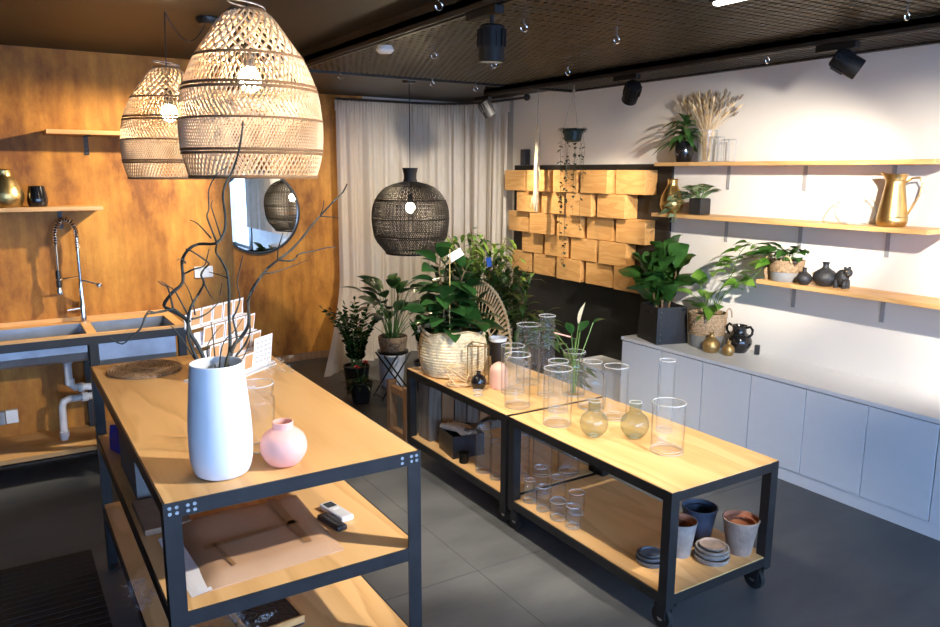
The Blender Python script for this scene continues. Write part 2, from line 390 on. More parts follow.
b.add(vs,[(2*i,2*i+1,2*i+3,2*i+2) for i in range(N)]); M=len(b.v); b.build('curtain_fabric',SHEER,t,smooth=True,world=True)
MB().tube([(3.965,-1.0,2.33),(3.965,1.36,2.33)],.011,8).build('rod',PLASTB,t,world=True)
struct(MB().bb((-9,-12,-.12),(13,YF-.12,-.02)).bb((XR+.12,YF-.12,-.12),(13,6,-.02)).build('pavement',mat('outdoor_paving',(.35,.36,.38),.8)))

# expanded-metal ceiling panel (real strands)
mm=MB(); X0,X1,Y0,Y1=1.74,3.99,.2,4.86; cx,cy=.040,.094; zM=2.346
def strand(a,b):
    d=(b-a).normalized(); n=V((-d.y,d.x,0))*.0078; h=V((0,0,.0035))
    t=V((n.x*.6,n.y*.6,0))
    mm.add([a-n-h,a+n-h,b+n-h,b-n-h,a-n+h+t,a+n+h+t,b+n+h+t,b-n+h+t],[(0,1,2,3),(1,5,6,2),(0,3,7,4),(4,7,6,5)])
nx=int((X1-X0)/cx); ny=int((Y1-Y0)/cy)
for i in range(nx):
    for k in range(ny):
        x=X0+i*cx; y=Y0+k*cy
        if 3.31<x<3.36: continue
        a=V((x,y,zM)); b=V((x+cx/2,y+cy/2,zM)); c=V((x+cx,y,zM)); d=V((x,y+cy,zM)); e=V((x+cx,y+cy,zM))
        strand(a,b); strand(b,c); strand(b,d); strand(b,e)
struct(mm.build('ceiling_mesh',MESHM))
ed=MB(); ed.bb((1.70,.1,2.332),(1.74,4.9,2.375)); ed.bb((1.70,4.86,2.332),(4.02,4.9,2.375)); ed.bb((3.985,.1,2.332),(4.02,4.9,2.375))
struct(ed.build('trim_3',BLKSTEEL))

# ------------------------------------------------------------------ tracks, spots, hooks
def track(x,y0,y1,label):
    t=thing('lighting_track',label,'light track',(x,(y0+y1)/2,2.36))
    b=MB(); b.bb((x-.020,y0,2.288),(x-.013,y1,2.335)).bb((x+.013,y0,2.288),(x+.020,y1,2.335)).bb((x-.020,y0,2.308),(x+.020,y1,2.335)).bb((x-.008,y0,2.335),(x+.008,y1,ZC-.001))
    b.build('rail',PLASTB,t,world=True); return t
ta=track(1.59,.3,4.7,'black lighting track between the plain ceiling and the mesh panel')
tb=track(3.35,.3,5.12,'black lighting track running above the white wall and shelves')
def spot(loc,aim,label,power,ang,bl,colr=(1,.83,.62),axis='y',lit=True):
    """fixture: adapter on the track, stem, finned can, glass; loc = pivot of the can"""
    loc=V(loc); aim=V(aim); d=(aim-loc).normalized()
    t=thing('track_spotlight',label,'spotlight',(loc.x,loc.y,2.32),group='track spotlights')
    MB().box((loc.x,loc.y+.05,2.274),(.040,.20,.030),bev=.004).build('adapter',SPOTB,t,world=True)
    MB().tube([(loc.x,loc.y,2.27),(loc.x,loc.y,loc.z)],.008,8).build('stem',SPOTB,t,world=True,smooth=True)
    q=d.to_track_quat('Z','Y').to_matrix()
    can=MB(); can.lathe([(0,-.062),(.036,-.062),(.046,-.055),(.048,.0),(.048,.066),(.043,.068),(.042,.042),(0,.041)],24,loc,q)
    can.build('housing',SPOTB,t,world=True,smooth=True)
    fins=MB()
    for k in range(14):
        a=2*PI*k/14; fins.box(loc+q@V((.047*math.cos(a),.047*math.sin(a),-.015)),(.014,.005,.06),M=q@Matrix.Rotation(a,3,'Z'))
    fins.build('heat_sink',SPOTB,t,world=True)
    MB().lathe([(0,.043),(.038,.043),(.038,.045),(0,.046)],20,loc,q).build('lens',LENS if lit else LCD,t,world=True)
    return lamp(loc+d*.085,aim,power,ang,bl,colr)
def lamp(p,aim,power,ang,bl,colr):
    l=bpy.data.lights.new('spot_beam','SPOT'); l.energy=power; l.spot_size=math.radians(ang); l.spot_blend=bl; l.color=colr; l.shadow_soft_size=.028
    o=bpy.data.objects.new('spot_beam',l); col.objects.link(o); o.location=p
    o.rotation_euler=(V(aim)-V(p)).to_track_quat('-Z','Y').to_euler(); return o
spot((1.60,2.41,2.165),(1.64,2.50,.2),'ribbed black spotlight hanging from the track beside the mesh panel edge',40,70,.8)
spot((3.37,3.53,2.185),(4.02,4.75,1.05),'black track spotlight above the trailing hanging pot, aimed at wooden blocks',70,56,.9)
spot((3.37,5.14,2.20),(4.0,5.0,1.15),'black track spotlight beside the top of the sheer curtain',42,66,.9)
spot((3.37,2.15,2.20),(4.05,1.25,1.5),'black track spotlight above the right half of the wall shelves',40,62,.6)
# beams of unseen spots, no fixtures built; back wall and curtain beams added
lamp((2.60,1.12,2.06),(4.06,3.20,1.42),240,42,.8,(1,.91,.79))
lamp((2.60,1.12,2.06),(4.06,2.18,1.30),92,58,.8,(1,.92,.81))
lamp((2.60,1.12,2.06),(4.06,1.22,1.30),95,60,.8,(1,.92,.81))
lamp((2.10,.80,2.24),(.74,2.22,1.24),190,56,.55,(1,.90,.76))
lamp((2.10,.80,2.24),(2.3,2.8,.5),195,50,.6,(1,.90,.77))
lamp((1.55,4.15,2.24),(.35,5.0,1.30),135,66,.6,(1,.88,.70))
lamp((1.59,4.60,2.24),(1.95,6.5,1.25),36,60,.9,(1,.88,.70))  # unseen beam added to brighten the orange back wall
lamp((1.59,3.30,2.24),(2.25,3.2,.60),65,70,.6,(1,.90,.75))
lamp((3.35,4.60,2.24),(3.2,6.4,.9),90,85,.9,(1,.90,.75))  # unseen beam added to brighten the sheer curtain
hooks=[((1.533,2.676),'silver ceiling hook beside the track, nearest the tall lamp cords',ZC),((2.027,3.594),'silver hook on mesh ceiling left of the ribbed spotlight',2.343),((1.951,4.669),'silver hook on mesh ceiling closest to the orange back wall',2.343),((2.635,4.70),'silver hook on mesh ceiling by the black lamp cord',2.343),
 ((1.963,2.713),'silver hook on mesh ceiling just right of the ribbed spotlight',2.343),((2.489,2.719),'silver hook in the middle of the mesh ceiling panel',2.343),((3.03,3.729),'silver hook on mesh ceiling above the hanging green pot',2.343),((2.48,3.709),'silver hook on mesh ceiling below the ribbed spotlight',2.343),((3.073,4.829),'silver hook on mesh ceiling in the far curtain corner',2.343),((3.599,2.749),'silver hook between the right track and the white wall',2.343),((3.044,1.71),'silver hook on mesh ceiling at the upper right corner of the photo',2.343)]
for (x,y),lab,z in hooks:
    b=MB(); b.tube([(0,0,0),(0,0,-.03)],.003,6)
    b.tube([V((0,0,-.03))+V((.016*math.sin(a),0,-.016+.016*math.cos(a)))*1 for a in [PI*k/7*1.5 for k in range(8)]],.003,6)
    o=b.build('ceiling_hook',CHROME,smooth=True,loc=(x,y,z)); tag(o,lab,'hook','silver ceiling hooks')
# small white round fitting near the track, bright linear lamp at the top of the frame
o=MB().lathe([(0,0),(.035,0),(.045,-.02),(.03,-.035),(0,-.035)],20).build('ceiling_fitting',mat('white_plastic',(.75,.75,.75),.4),smooth=True,loc=(1.70,3.5,2.305)); tag(o,'small white round sensor on the ceiling beside the left track','fitting')
t=thing('ceiling_lamp_bar','bright white lamp bar at the top edge above the mesh panel','light',(2.37,1.99,2.33))
MB().box((0,0,.008),(.05,.16,.018),bev=.003).build('housing',SPOTB,t); MB().box((0,0,-.006),(.03,.13,.012)).build('diffuser',emis('lamp_bar_glow',(1,.97,.92),9),t)

# ------------------------------------------------------------------ pendant lamps
def lattice(mb,prof,z0,z1,n,turn,r,both=True,seg=10,wob=0,k=3):
    for sgn in ((1,-1) if both else (1,)):
        for i in range(n):
            a0=2*PI*i/n; pts=[]
            for s_ in range(seg+1):
                t=s_/seg; z=z0+(z1-z0)*t; R=prof(z)+(.0012*sgn); a=a0+sgn*turn*t
                pts.append((R*math.cos(a),R*math.sin(a),z))
            mb.tube(pts,r,k,cap=False)
def interp(tab):
    def f(z):
        for (a,ra),(b,rb) in zip(tab,tab[1:]):
            if (a-z)*(b-z)<=0: 
                t=0 if a==b else (z-a)/(b-a); t2=t; return ra+(rb-ra)*t2
        return tab[0][1] if abs(z-tab[0][0])<abs(z-tab[-1][0]) else tab[-1][1]
    return f
def smoothtab(tab,n=4):
    out=[]
    T=[tab[0]]+tab+[tab[-1]]
    for i in range(1,len(T)-2):
        for q in range(n):
            t=q/n; r=[]
            for c in range(2):
                p0,p1,p2,p3=T[i-1][c],T[i][c],T[i+1][c],T[i+2][c]
                r.append(.5*((2*p1)+(p2-p0)*t+(2*p0-5*p1+4*p2-p3)*t*t+(3*p1-p0-3*p2+p3)*t**3))
            out.append((r[0],r[1]))
    out.append(tab[-1]); return out
def bulb(t,z,r,m,cord_top,holder=PLASTB):
    MB().ball((0,0,z),r,16,(1,1,1.15)).build('bulb',m,t,smooth=True)
    MB().lathe([(0,z+r*1.05),(.018,z+r*1.05),(.021,z+r*1.1+.03),(.014,z+r*1.1+.065),(0,z+r*1.1+.07)],16).build('lamp_holder',holder,t,smooth=True)
def natural_lamp(loc,label,rose,hook,bm):
    H=.475; loc=(loc[0],loc[1],loc[2]); t=thing('rattan_pendant_lamp',label,'pendant lamp',loc,group='natural rattan pendant lamps')
    tab=smoothtab([(H,.050),(.455,.075),(.40,.115),(.335,.160),(.255,.192),(.175,.206),(.10,.206),(.05,.199),(0,.184)]); f=interp(tab)
    a=MB()
    lattice(a,f,.345,H,26,.95,.0036,True,9,k=5)
    lattice(a,f,.255,.345,72,.20,.0026,True,5)
    lattice(a,f,.21,.255,96,.16,.0025,False,4); lattice(a,f,.165,.21,96,-.16,.0025,False,4)
    lattice(a,f,.165,.255,84,-.22,.0021,True,6)
    lattice(a,f,.072,.165,140,.24,.0020,True,6)
    lattice(a,f,.0,.072,84,.20,.0025,True,5)
    a.build('shade',SHADER,t,smooth=True)
    b=MB()
    for z,r in ((H,.006),(.345,.0045),(.262,.0045),(.25,.0045),(.165,.0032),(.078,.0042),(.068,.0042),(.0,.0055)): b.ring((0,0,z),f(z)+.002,r,56,6)
    b.build('binding_ring',RATTAND,t,smooth=True)
    c=MB(); c.tube([V((.055*math.cos(q),.055*math.sin(q)*.6,H+.008+.02*math.sin(q/2))) for q in [2*PI*k/16 for k in range(16)]],.002,5,close=True); c.build('cap_wire',ZINC,t,smooth=True)
    bulb(t,.285,.034,bm,None)
    L=V(loc); hk=V(hook)-L; ro=V(rose)-L
    c=MB(); c.tube([(0,0,.37),(0,0,H+.02),(hk.x*.5,hk.y*.5,(H+hk.z)/2),tuple(hk)],.0028,6)
    if (hk-ro).length>.05:
        pts=[hk.lerp(ro,q/10)-V((0,0,.11*math.sin(PI*q/10))) for q in range(11)]
        c.tube(pts,.0028,6)
        MB().lathe([(0,ro.z-.03),(.045,ro.z-.028),(.055,ro.z-.012),(.055,ro.z),(0,ro.z)],24,(ro.x,ro.y,0)).build('ceiling_rose',PLASTB,t,smooth=True)
    c.build('cord',PLASTB,t,smooth=True)
    return t
natural_lamp((.690,2.34,1.685),'large natural rattan pendant lamp hanging nearest, over the white vase',(.690,2.34,ZC),(.690,2.34,ZC),BULB)
natural_lamp((.712,3.66,1.67),'farther natural rattan pendant lamp, half hidden behind the larger-looking one',(.905,3.66,ZC),(.712,3.62,ZC),BULB)
def black_lamp(loc):
    t=thing('black_pendant_lamp','round black woven pendant lamp hanging before the sheer curtain','pendant lamp',loc)
    H=.645; tab=smoothtab([(.54,.055),(.525,.12),(.495,.19),(.44,.245),(.36,.284),(.27,.294),(.17,.285),(.10,.265),(.05,.228),(0,.185)]); f=interp(tab)
    a=MB(); lattice(a,f,.40,.54,90,.35,.0027,True,7); lattice(a,f,.13,.40,120,.50,.0026,True,10); lattice(a,f,0,.13,110,.3,.0027,True,6); lattice(a,f,0,.54,60,0,.0024,False,14)
    a.build('shade',BLKRAT,t,smooth=True)
    b=MB()
    for z,r in ((.405,.005),(.265,.005),(.135,.005),(.12,.004),(0,.008)): b.ring((0,0,z),f(z)+.002,r,56,6)
    b.build('binding_ring',BLKRAT,t,smooth=True)
    MB().lathe([(.056,.535),(.048,.57),(.05,.60),(.060,.645),(.052,.645),(.042,.60),(.040,.57),(.048,.535)],24).build('collar',BLKRAT,t,smooth=True)
    bulb(t,.345,.034,BULBS,None)
    c=MB(); c.tube([(0,0,.43),(0,0,ZC-loc[2])],.0035,6); c.build('cord',PLASTB,t)
    MB().lathe([(0,ZC-loc[2]-.03),(.05,ZC-loc[2]-.025),(.055,ZC-loc[2]),(0,ZC-loc[2])],20).build('ceiling_rose',PLASTB,t,smooth=True)
black_lamp((2.72,5.20,1.088))

# ------------------------------------------------------------------ curtain
def path_pt(u):
    P=[(2.655,6.47),(3.0,6.465),(3.40,6.455),(3.68,6.40),(3.86,6.22),(3.945,6.02),(3.97,5.84),(3.975,5.71)]
    seg=[(V((*P[i],0))-V((*P[i+1],0))).length for i in range(len(P)-1)]; T=sum(seg); s_=u*T
    for i,L in enumerate(seg):
        if s_<=L or i==len(seg)-1:
            t=min(1,s_/L); a=V((*P[i],0)); b=V((*P[i+1],0)); p=a.lerp(b,t)
            pa=V((*P[max(0,i-1)],0)); pb=V((*P[min(len(P)-1,i+2)],0)); tg=((b-pa).lerp(pb-a,t)).normalized(); return p,V((-tg.y,tg.x,0))
        s_-=L
def curtain():
    t=thing('sheer_curtain','sheer off-white curtain hanging across the corner beside the orange wall','curtain',(3.3,6.3,0))
    NU,NV=360,26; vs=[];fs=[]; random.seed(3)
    ph=[random.uniform(0,6.28) for _ in range(6)]; frq=[17,29,41,63,11,90]; amp=[.020,.016,.012,.006,.014,.004]
    ztop=2.315
    for i in range(NU+1):
        u=i/NU; p,n=path_pt(u)
        for k in range(NV+1):
            v=k/NV; z=ztop*(1-v)+.004
            A=.55+.6*v
            dd=sum(a*math.sin(2*PI*u*f*.5+q+v*.5*math.sin(q*3)) for a,f,q in zip(amp,frq,ph))*A
            if k<=1: dd=dd*.5+.007*math.sin(u*420)
            q=p+n*dd
            zz=z+(.008*math.sin(u*300) if k==0 else 0)
            s_=max(0,1-z/.75)**1.6*math.exp(-u*7.5)
            q=q+V((-.42,-.62,0))*s_
            s2=max(0,1-z/.5)**2*.18*(1-math.exp(-u*7))
            q=q-n*(-s2 if n.y<0 else s2)*.6
            vs.append(V((q.x,q.y,zz)))
    for i in range(NU):
        for k in range(NV):
            a=i*(NV+1)+k; fs.append((a,a+1,a+NV+2,a+NV+1))
    b=MB(); b.add(vs,fs); b.build('curtain_fabric',SHEER,t,smooth=True,world=True)
    hd=MB(); hv=[];hf=[]
    for i in range(NU+1):
        u=i/NU; p,n=path_pt(u); 
        for z in (2.325,2.235):
            hv.append(V((p.x,p.y,z+.006*math.sin(u*330)*(z>2.3)))-n*0+n*(.03+.006*math.sin(u*420)))
    for i in range(NU): hf.append((2*i,2*i+1,2*i+3,2*i+2))
    # the header faces the room
    hd.add([V((q.x,q.y,q.z)) for q in hv],hf); hd.build('heading_band',SHEER,t,smooth=True,world=True)
    r=MB(); r.tube([tuple(path_pt(k/40)[0]+V((0,0,2.335))) for k in range(41)]+[(3.975,5.46,2.335)],.011,8); r.build('rod',PLASTB,t,smooth=True,world=True)
    MB().ball((3.975,5.435,2.335),.03,14).build('finial',PLASTB,t,smooth=True,world=True)
curtain()

# ------------------------------------------------------------------ mirror
def mirror():
    c=V((1.953,YB-.003,1.357)); t=thing('round_mirror','round wall mirror with thin black frame on the orange wall','mirror',c)
    R=Matrix.Rotation(PI/2,3,'X')
    MB().lathe([(0,0),(.347,0),(.347,.012),(0,.012)],72,M=R).build('mirror_glass',MIRR,t)
    b=MB(); b.lathe([(.345,0),(.362,0),(.362,.028),(.345,.028),(.345,0)],72,M=R); b.build('frame',BLACKF,t,smooth=True)
mirror()

# ------------------------------------------------------------------ long table with three shelves
def lbar(mb,a,b,w=.04,th=.005,side=None): pass
def table():
    x0,x1,y0,y1,zt=.286,.999,1.862,3.435,.900
    t=thing('display_table','long three-tier table of dark angle steel and pine plywood','table',((x0+x1)/2,(y0+y1)/2,0))
    W=.042; th=.005
    for (x,sx) in ((x0,1),(x1,-1)):
        for (y,sy) in ((y0,1),(y1,-1)):
            b=MB(); b.bb((x,y,0),(x+sx*W,y+sy*th,zt)); b.bb((x,y+sy*th,0),(x+sx*th,y+sy*W,zt)); b.bb((x,y,0),(x+sx*.055,y+sy*.055,.005))
            b.build('leg',STEEL,t,world=True)
    for z in (zt,.600,.287):
        r=MB(); e=.0005
        for y,sy in ((y0,1),(y1,-1)):
            r.bb((x0+W*.9,y+sy*.001,z-.040),(x1-W*.9,y+sy*.006,z-e)); r.bb((x0+W*.9,y+sy*.006,z-.023),(x1-W*.9,y+sy*.035,z-.0185))
        for x,sx in ((x0,1),(x1,-1)):
            r.bb((x+sx*.001,y0+W*.9,z-.040),(x+sx*.006,y1-W*.9,z-e)); r.bb((x+sx*.006,y0+W*.9,z-.023),(x+sx*.035,y1-W*.9,z-.0185))
        r.build('rail',STEEL,t,world=True)
        s=MB(); g=.0065
        s.bb((x0+g,y0+g,z-.018),(x1-g,y1-g,z)); s.build('shelf_board',PINE,t,world=True)
    bo=MB()
    for x in (x0+.015,x0+.032,x0+.058,x0+.075,x1-.060,x1-.030,x1-.014):
        for z in (zt-.013,zt-.028): 
            bo=MB(); q=V((x,y0-.001,z)); bo.lathe([(0,-.004),(.0045,-.003),(.005,0),(0,0)],8,q,Matrix.Rotation(PI/2,3,'X')); bo.build('bolt',CHROME,t,world=True)
table()

# ------------------------------------------------------------------ low trolleys
def trolley(x0,x1,y0,y1,label):
    zt,zl=.570,.160
    t=thing('display_trolley',label,'trolley',((x0+x1)/2,(y0+y1)/2,0),group='low display trolleys on castors')
    W=.042
    for x,sx in ((x0,1),(x1,-1)):
        for y,sy in ((y0,1),(y1,-1)):
            b=MB(); b.bb((x,y,.105),(x+sx*W,y+sy*W,zt-.002)); b.build('leg',BLKSTEEL,t,world=True)
            # castor
            cx,cy=x+sx*.035,y+sy*.035
            c=MB(); c.bb((cx-.03,cy-.03,.098),(cx+.03,cy+.03,.106)); c.bb((cx-.02,cy-.018,.05),(cx-.017,cy+.03,.1)); c.bb((cx+.017,cy-.018,.05),(cx+.02,cy+.03,.1)); 
            ca=c.build('castor',BLKSTEEL,t,world=True)
            w=MB(); R=Matrix.Rotation(PI/2,3,'Y'); w.lathe([(0,-.012),(.03,-.012),(.045,-.010),(.047,0),(.045,.010),(.03,.012),(0,.012)],24,(cx,cy+.012,.0475),R); wo=w.build('wheel',RUBBER,ca,smooth=True,world=False)
            for vv in wo.data.vertices: vv.co=vv.co-t.location
            h=MB(); h.lathe([(0,-.014),(.014,-.014),(.014,.014),(0,.014)],12,(cx,cy+.012,.0475),R); ho=h.build('hub',CHROME,ca)
            for vv in ho.data.vertices: vv.co=vv.co-t.location
    for z in (zt,zl+.0):
        r=MB(); h=.042
        for y,sy in ((y0,1),(y1,-1)): r.bb((x0+W,y+sy*.001,z-h),(x1-W,y+sy*.03,z-.004))
        for x,sx in ((x0,1),(x1,-1)): r.bb((x+sx*.001,y0+W,z-h),(x+sx*.03,y1-W,z-.004))
        r.build('rail',BLKSTEEL,t,world=True)
        s=MB()
        if z==zt: s.bb((x0+.002,y0+.002,z-.004),(x1-.002,y1-.002,z))
        else:
            s.bb((x0+.008,y0+W,z-.004),(x1-.008,y1-W,z)); s.bb((x0+W+.001,y0+.004,z-.004),(x1-W-.001,y0+W,z)); s.bb((x0+W+.001,y1-W,z-.004),(x1-W-.001,y1-.004,z))
        s.build('shelf_board',PINE,t,world=True)
trolley(1.978,2.584,2.827,3.853,'farther of the two low castor trolleys, with the big woven basket on it')
trolley(1.978,2.584,1.781,2.803,'nearer of the two low castor trolleys, with terracotta pots on its shelf')

# ------------------------------------------------------------------ cabinets along the white wall
ys=[3.798,3.432,3.083,2.728,2.375,2.029,1.687,1.340,.99]
clabs=['white cabinet unit under the fiddle-leaf fig, next to the black panel','white cabinet unit below the tall basket planter','white cabinet unit below the two gold vases and black amphora','white cabinet unit facing the near castor trolley, fourth from the black panel','white cabinet unit fifth from the black wall panel','white cabinet unit sixth from the black wall panel','white cabinet unit mostly cut by the right edge of the photo']
for i in range(7):
    a,b=ys[i+1],ys[i]
    t=thing('cabinet',clabs[i],'cabinet',(3.84,(a+b)/2,.075),group='white base cabinets')
    MB().bb((3.652,a+.0006,.075),(XR-.002,b-.0006,.563)).build('body',CABW,t,world=True)
    d=MB(); d.bb((3.632,a+.003,.078),(3.651,b-.003,.556),bev=.0012); d.build('door',CABW,t,world=True)
o=MB().bb((3.626,ys[7],.564),(XR-.001,3.802,.585),bev=.001).build('countertop',CABT); tag(o,'long white worktop along the right wall carrying vases and planters','countertop')
struct(MB().bb((3.646,ys[7],0),(3.66,3.79,.074)).build('trim_4',CABW))

o=MB().bb((3.72,3.815,0),(XR-.022,4.45,.266),bev=.003).build('white_plinth',CABW); tag(o,'low white box behind the glass jars at the cabinets\' left end','plinth')
# ------------------------------------------------------------------ black panel, blocks, wall shelves
o=MB().bb((XR-.02,3.80,0),(XR-.001,5.69,1.765)).build('wall_panel',BLACKP); tag(o,'matte black panel on the white wall behind the wooden blocks','panel')
bd=thing('wooden_block_display','staggered rows of pale wooden blocks mounted on the black panel','wall display',(XR-.02,4.75,.82))
random.seed(21)
PR={0:[.135,.15,.145,.155,.15],1:[.115,.13,.12,.125],2:[.11,.10,.105,.115,.11],3:[.085,.095,.09,.08],4:[.08,.065,.075,.06,.07]}
for r in range(5):
    zt=1.722-r*.178; n=5 if r%2==0 else 4
    for i in range(n):
        y0=3.935+ (.0 if r%2==0 else .185)+i*.352; L=.300
        p=PR[r][i]+random.uniform(-.022,.022)
        b=MB(); b.bb((XR-.021-p,y0,zt-.174),(XR-.021,y0+L,zt),bev=.002); b.build('block',BLOCKW,bd,world=True)
def wall_shelf(z,y0,y1,ytb,label):
    t=thing('wall_shelf',label,'shelf',(3.94,(y0+y1)/2,z),group='pine shelves on the white wall')
    MB().bb((3.832,y0,z-.024),(XR-.001,y1,z),bev=.002).build('shelf_board',PINEX,t,world=True)
    for y in ytb:
        b=MB(); b.bb((XR-.005,y-.012,z-.024-.15),(XR-.001,y+.012,z-.024)); b.bb((3.87,y-.012,z-.028),(XR-.001,y+.012,z-.024)); b.build('bracket',ZINC,t,world=True)
wall_shelf(1.772,1.945,3.770,(3.33,2.78,2.26),'top pine wall shelf, carrying the dried grasses')
wall_shelf(1.434,1.945,3.775,(3.32,2.78,2.255),'middle pine wall shelf, carrying the tall brass jug')
wall_shelf(1.080,1.20,2.895,(2.79,2.245),'lowest pine wall shelf, carrying the gourd vases and bear')
o=MB().box((3.995,5.50,1.8345),(.060,.066,.135),bev=.006).build('small_speaker',PLASTB); tag(o,'small black speaker box standing on top of the black panel','speaker')
o.location.x=.02

# ------------------------------------------------------------------ vessels
def vessel(name,label,cat,loc,outer,m,wall=.004,n=36,group=None,bottom=.006,inner=None):
    """outer: list of (r,z) from base edge to rim; the inside follows it one wall in"""
    prof=[(0,0),(outer[0][0]*.9,0)]+[(r,max(z,.0005)) for r,z in outer]
    ins=[(max(r-wall,.001),z) for r,z in reversed(outer) if z>bottom]+[(max(outer[0][0]-wall,.002),bottom),(0,bottom)]
    top=outer[-1]; prof.append((top[0]-wall*.5,top[1]+wall*.35))
    b=MB(); b.lathe(prof+ins,n); o=b.build(name,m,smooth=True,loc=loc)
    if m in (GLASS,GLASSG):
        q=MB(); q.ring((0,0,top[1]),top[0]-wall*.5,.0019,48,6); q.build('rim',GLASSR,o,smooth=True)  # whitened ring stands in for the bright line along the glass rim
        q=MB(); q.ring((0,0,.004),outer[0][0]*1.0,.0017,40,6); q.ring((0,0,bottom),max(outer[0][0]-wall*1.5,.004),.0014,40,6); q.build('base_glint',GLASSR,o,smooth=True)  # whitened rings painted in as highlights near the glass base
    return tag(o,label,cat,group)
def sm(tab,n=4): return [(b,a) for a,b in smoothtab([(z,r) for r,z in tab],n)]
LT=.900; CT=.570; CL=.160
vessel('tall_vase','tall white tapered vase holding the curly twigs on the long table','vase',(.464,1.995,LT),sm([(.058,0),(.070,.008),(.080,.04),(.0825,.09),(.0810,.15),(.0755,.22),(.0705,.28),(.0690,.305)]),WHITEC,.005,48)
vessel('round_vase','round matte pink vase on the front corner of the long table','vase',(.627,1.971,LT),sm([(.030,0),(.044,.006),(.060,.030),(.0645,.055),(.056,.083),(.034,.102),(.0285,.106),(.029,.122)]),PINKC,.004,40)
vessel('glass_jar','clear glass storage jar behind the pink round vase','jar',(.598,2.116,LT),sm([(.045,0),(.047,.01),(.0495,.08),(.053,.145),(.050,.158),(.046,.165),(.050,.175),(.052,.20)]),GLASS,.003)
# cart top
def cyl(label,loc,r,h,group='clear glass cylinders on the trolleys',thick=.0028,m=GLASS,name='glass_cylinder',bottom=.014):
    return vessel(name,label,'vase',loc,[(r*.97,0),(r,.004),(r,h*.5),(r,h)],m,thick,36,group,bottom)
cyl('clear glass cylinder standing directly behind another, right of the pink vase',(2.225,3.125,CT),.062,.25)
cyl('clear glass cylinder in front of its twin, right of the pink vase',(2.105,2.916,CT),.064,.26)
cyl('wide tall glass cylinder at the back beside the slim tallest one',(2.40,3.23,CT),.065,.325)
cyl('tallest slim glass cylinder on the far trolley',(2.335,2.985,CT),.043,.42)
cyl('clear glass cylinder at the front just past the trolley seam',(2.105,2.601,CT),.066,.262)
cyl('clear glass cylinder behind the front one at the trolley seam',(2.225,2.748,CT),.050,.25)
cyl('clear glass cylinder behind the two round bottle vases',(2.39,2.530,CT),.058,.25)
cyl('large clear glass cylinder nearest the right end of the near trolley',(2.275,2.090,CT),.068,.21)
cyl('slim glass tube vase behind the large cylinder at the right end',(2.45,2.275,CT),.036,.325)
jar_out=sm([(.055,0),(.060,.008),(.060,.10),(.058,.165),(.045,.19),(.046,.205),(.062,.222),(.058,.230)])
vessel('plant_jar','glass jar with flared rim holding the peace lily cutting','jar',(2.468,2.924,CT),jar_out,GLASS,.003)
vessel('shouldered_jar','round-shouldered glass jar with ringed neck behind the left bottle vase','jar',(2.40,2.705,CT),sm([(.060,0),(.068,.008),(.070,.06),(.070,.135),(.058,.168),(.046,.182),(.052,.195),(.046,.208),(.052,.222),(.048,.232)]),GLASS,.003)
def bottlev(label,loc):
    return vessel('bottle_vase',label,'vase',loc,sm([(.022,0),(.034,.006),(.055,.030),(.0625,.060),(.054,.092),(.032,.112),(.0275,.12),(.0275,.160)]),GLASSG,.003,40,'smoky green glass bottle vases',.008)
bottlev('left one of two round smoky-green glass bottle vases on the near trolley',(2.137,2.387,CT))
bottlev('right one of two round smoky-green glass bottle vases on the near trolley',(2.276,2.281,CT))
vessel('bud_vase','tiny glossy black round bud vase beside the wire terrarium','vase',(2.107,3.270,CT),sm([(.020,0),(.032,.006),(.042,.035),(.034,.064),(.014,.078),(.011,.086),(.013,.094)]),BLKG,.003,32)
vessel('bullet_vase','peach-pink bullet-shaped vase on the far trolley','vase',(2.212,3.235,CT),sm([(.046,0),(.049,.004),(.049,.085),(.043,.112),(.026,.130),(.012,.138),(.011,.139)]),PINKC2,.004,36)
vessel('glass_votive','small clear glass votive in front of the black bud vase','candle holder',(2.036,3.165,CT),[(.024,0),(.027,.004),(.027,.026)],GLASS,.003)
t=thing('tapered_pot','black tapered pot with white rim behind the pink vase','pot',(2.425,3.56,CT))
MB().lathe([(0,0),(.032,0),(.034,.004),(.046,.168),(0,.168)],32).build('body',PLASTB,t,smooth=True); MB().lathe([(.0462,.168),(.052,.170),(.054,.190),(.048,.190),(.045,.172),(.0462,.168)],32).build('rim',WHITEC,t,smooth=True)
# wire terrarium
def terrarium():
    t=thing('wire_terrarium','geometric glass terrarium with thin brass wire edges before the basket','terrarium',(2.165,3.365,CT),.35)
    b=MB(); R=.060; H=.205; N=5
    lo=[V((R*math.cos(2*PI*i/N),R*math.sin(2*PI*i/N),.003)) for i in range(N)]; hi=[v+V((0,0,H+.012*(i%2))) for i,v in enumerate(lo)]
    for i in range(N):
        k=(i+1)%N; b.tube([lo[i],lo[k]],.003,5); b.tube([hi[i],hi[k]],.003,5); b.tube([lo[i],hi[i]],.003,5)
    b.build('wire_frame',BRASSS,t); g=MB()
    for i in range(N):
        k=(i+1)%N; g.add([lo[i],lo[k],hi[k],hi[i]],[(0,1,2,3)])
    g.build('glass_panel',GLASS,t)
terrarium()
def vine_wreath():
    random.seed(5); b=MB()
    for q in range(7):
        pts=[]; ph=random.uniform(0,6); tilt=random.uniform(-.5,.5)
        for k in range(26):
            a=2*PI*k/26; R=.062+.008*math.sin(3*a+ph)
            pts.append(V((R*math.cos(a),R*math.sin(a)*(.55 if q%2 else 1),.012+.004*q*.5+ (.045*(1+math.sin(a+ph)) if q%2 else .004*math.sin(2*a)))))
        b.tube(pts,.0032,5,close=True)
    z=min(v[2] for v in b.v); b.v=[(x,y,w-z) for x,y,w in b.v]
    o=b.build('vine_ring',RATTAN,smooth=True,loc=(2.055,3.385,CT)); tag(o,'loose ring of coiled brown vine lying before the woven basket','vine ring')
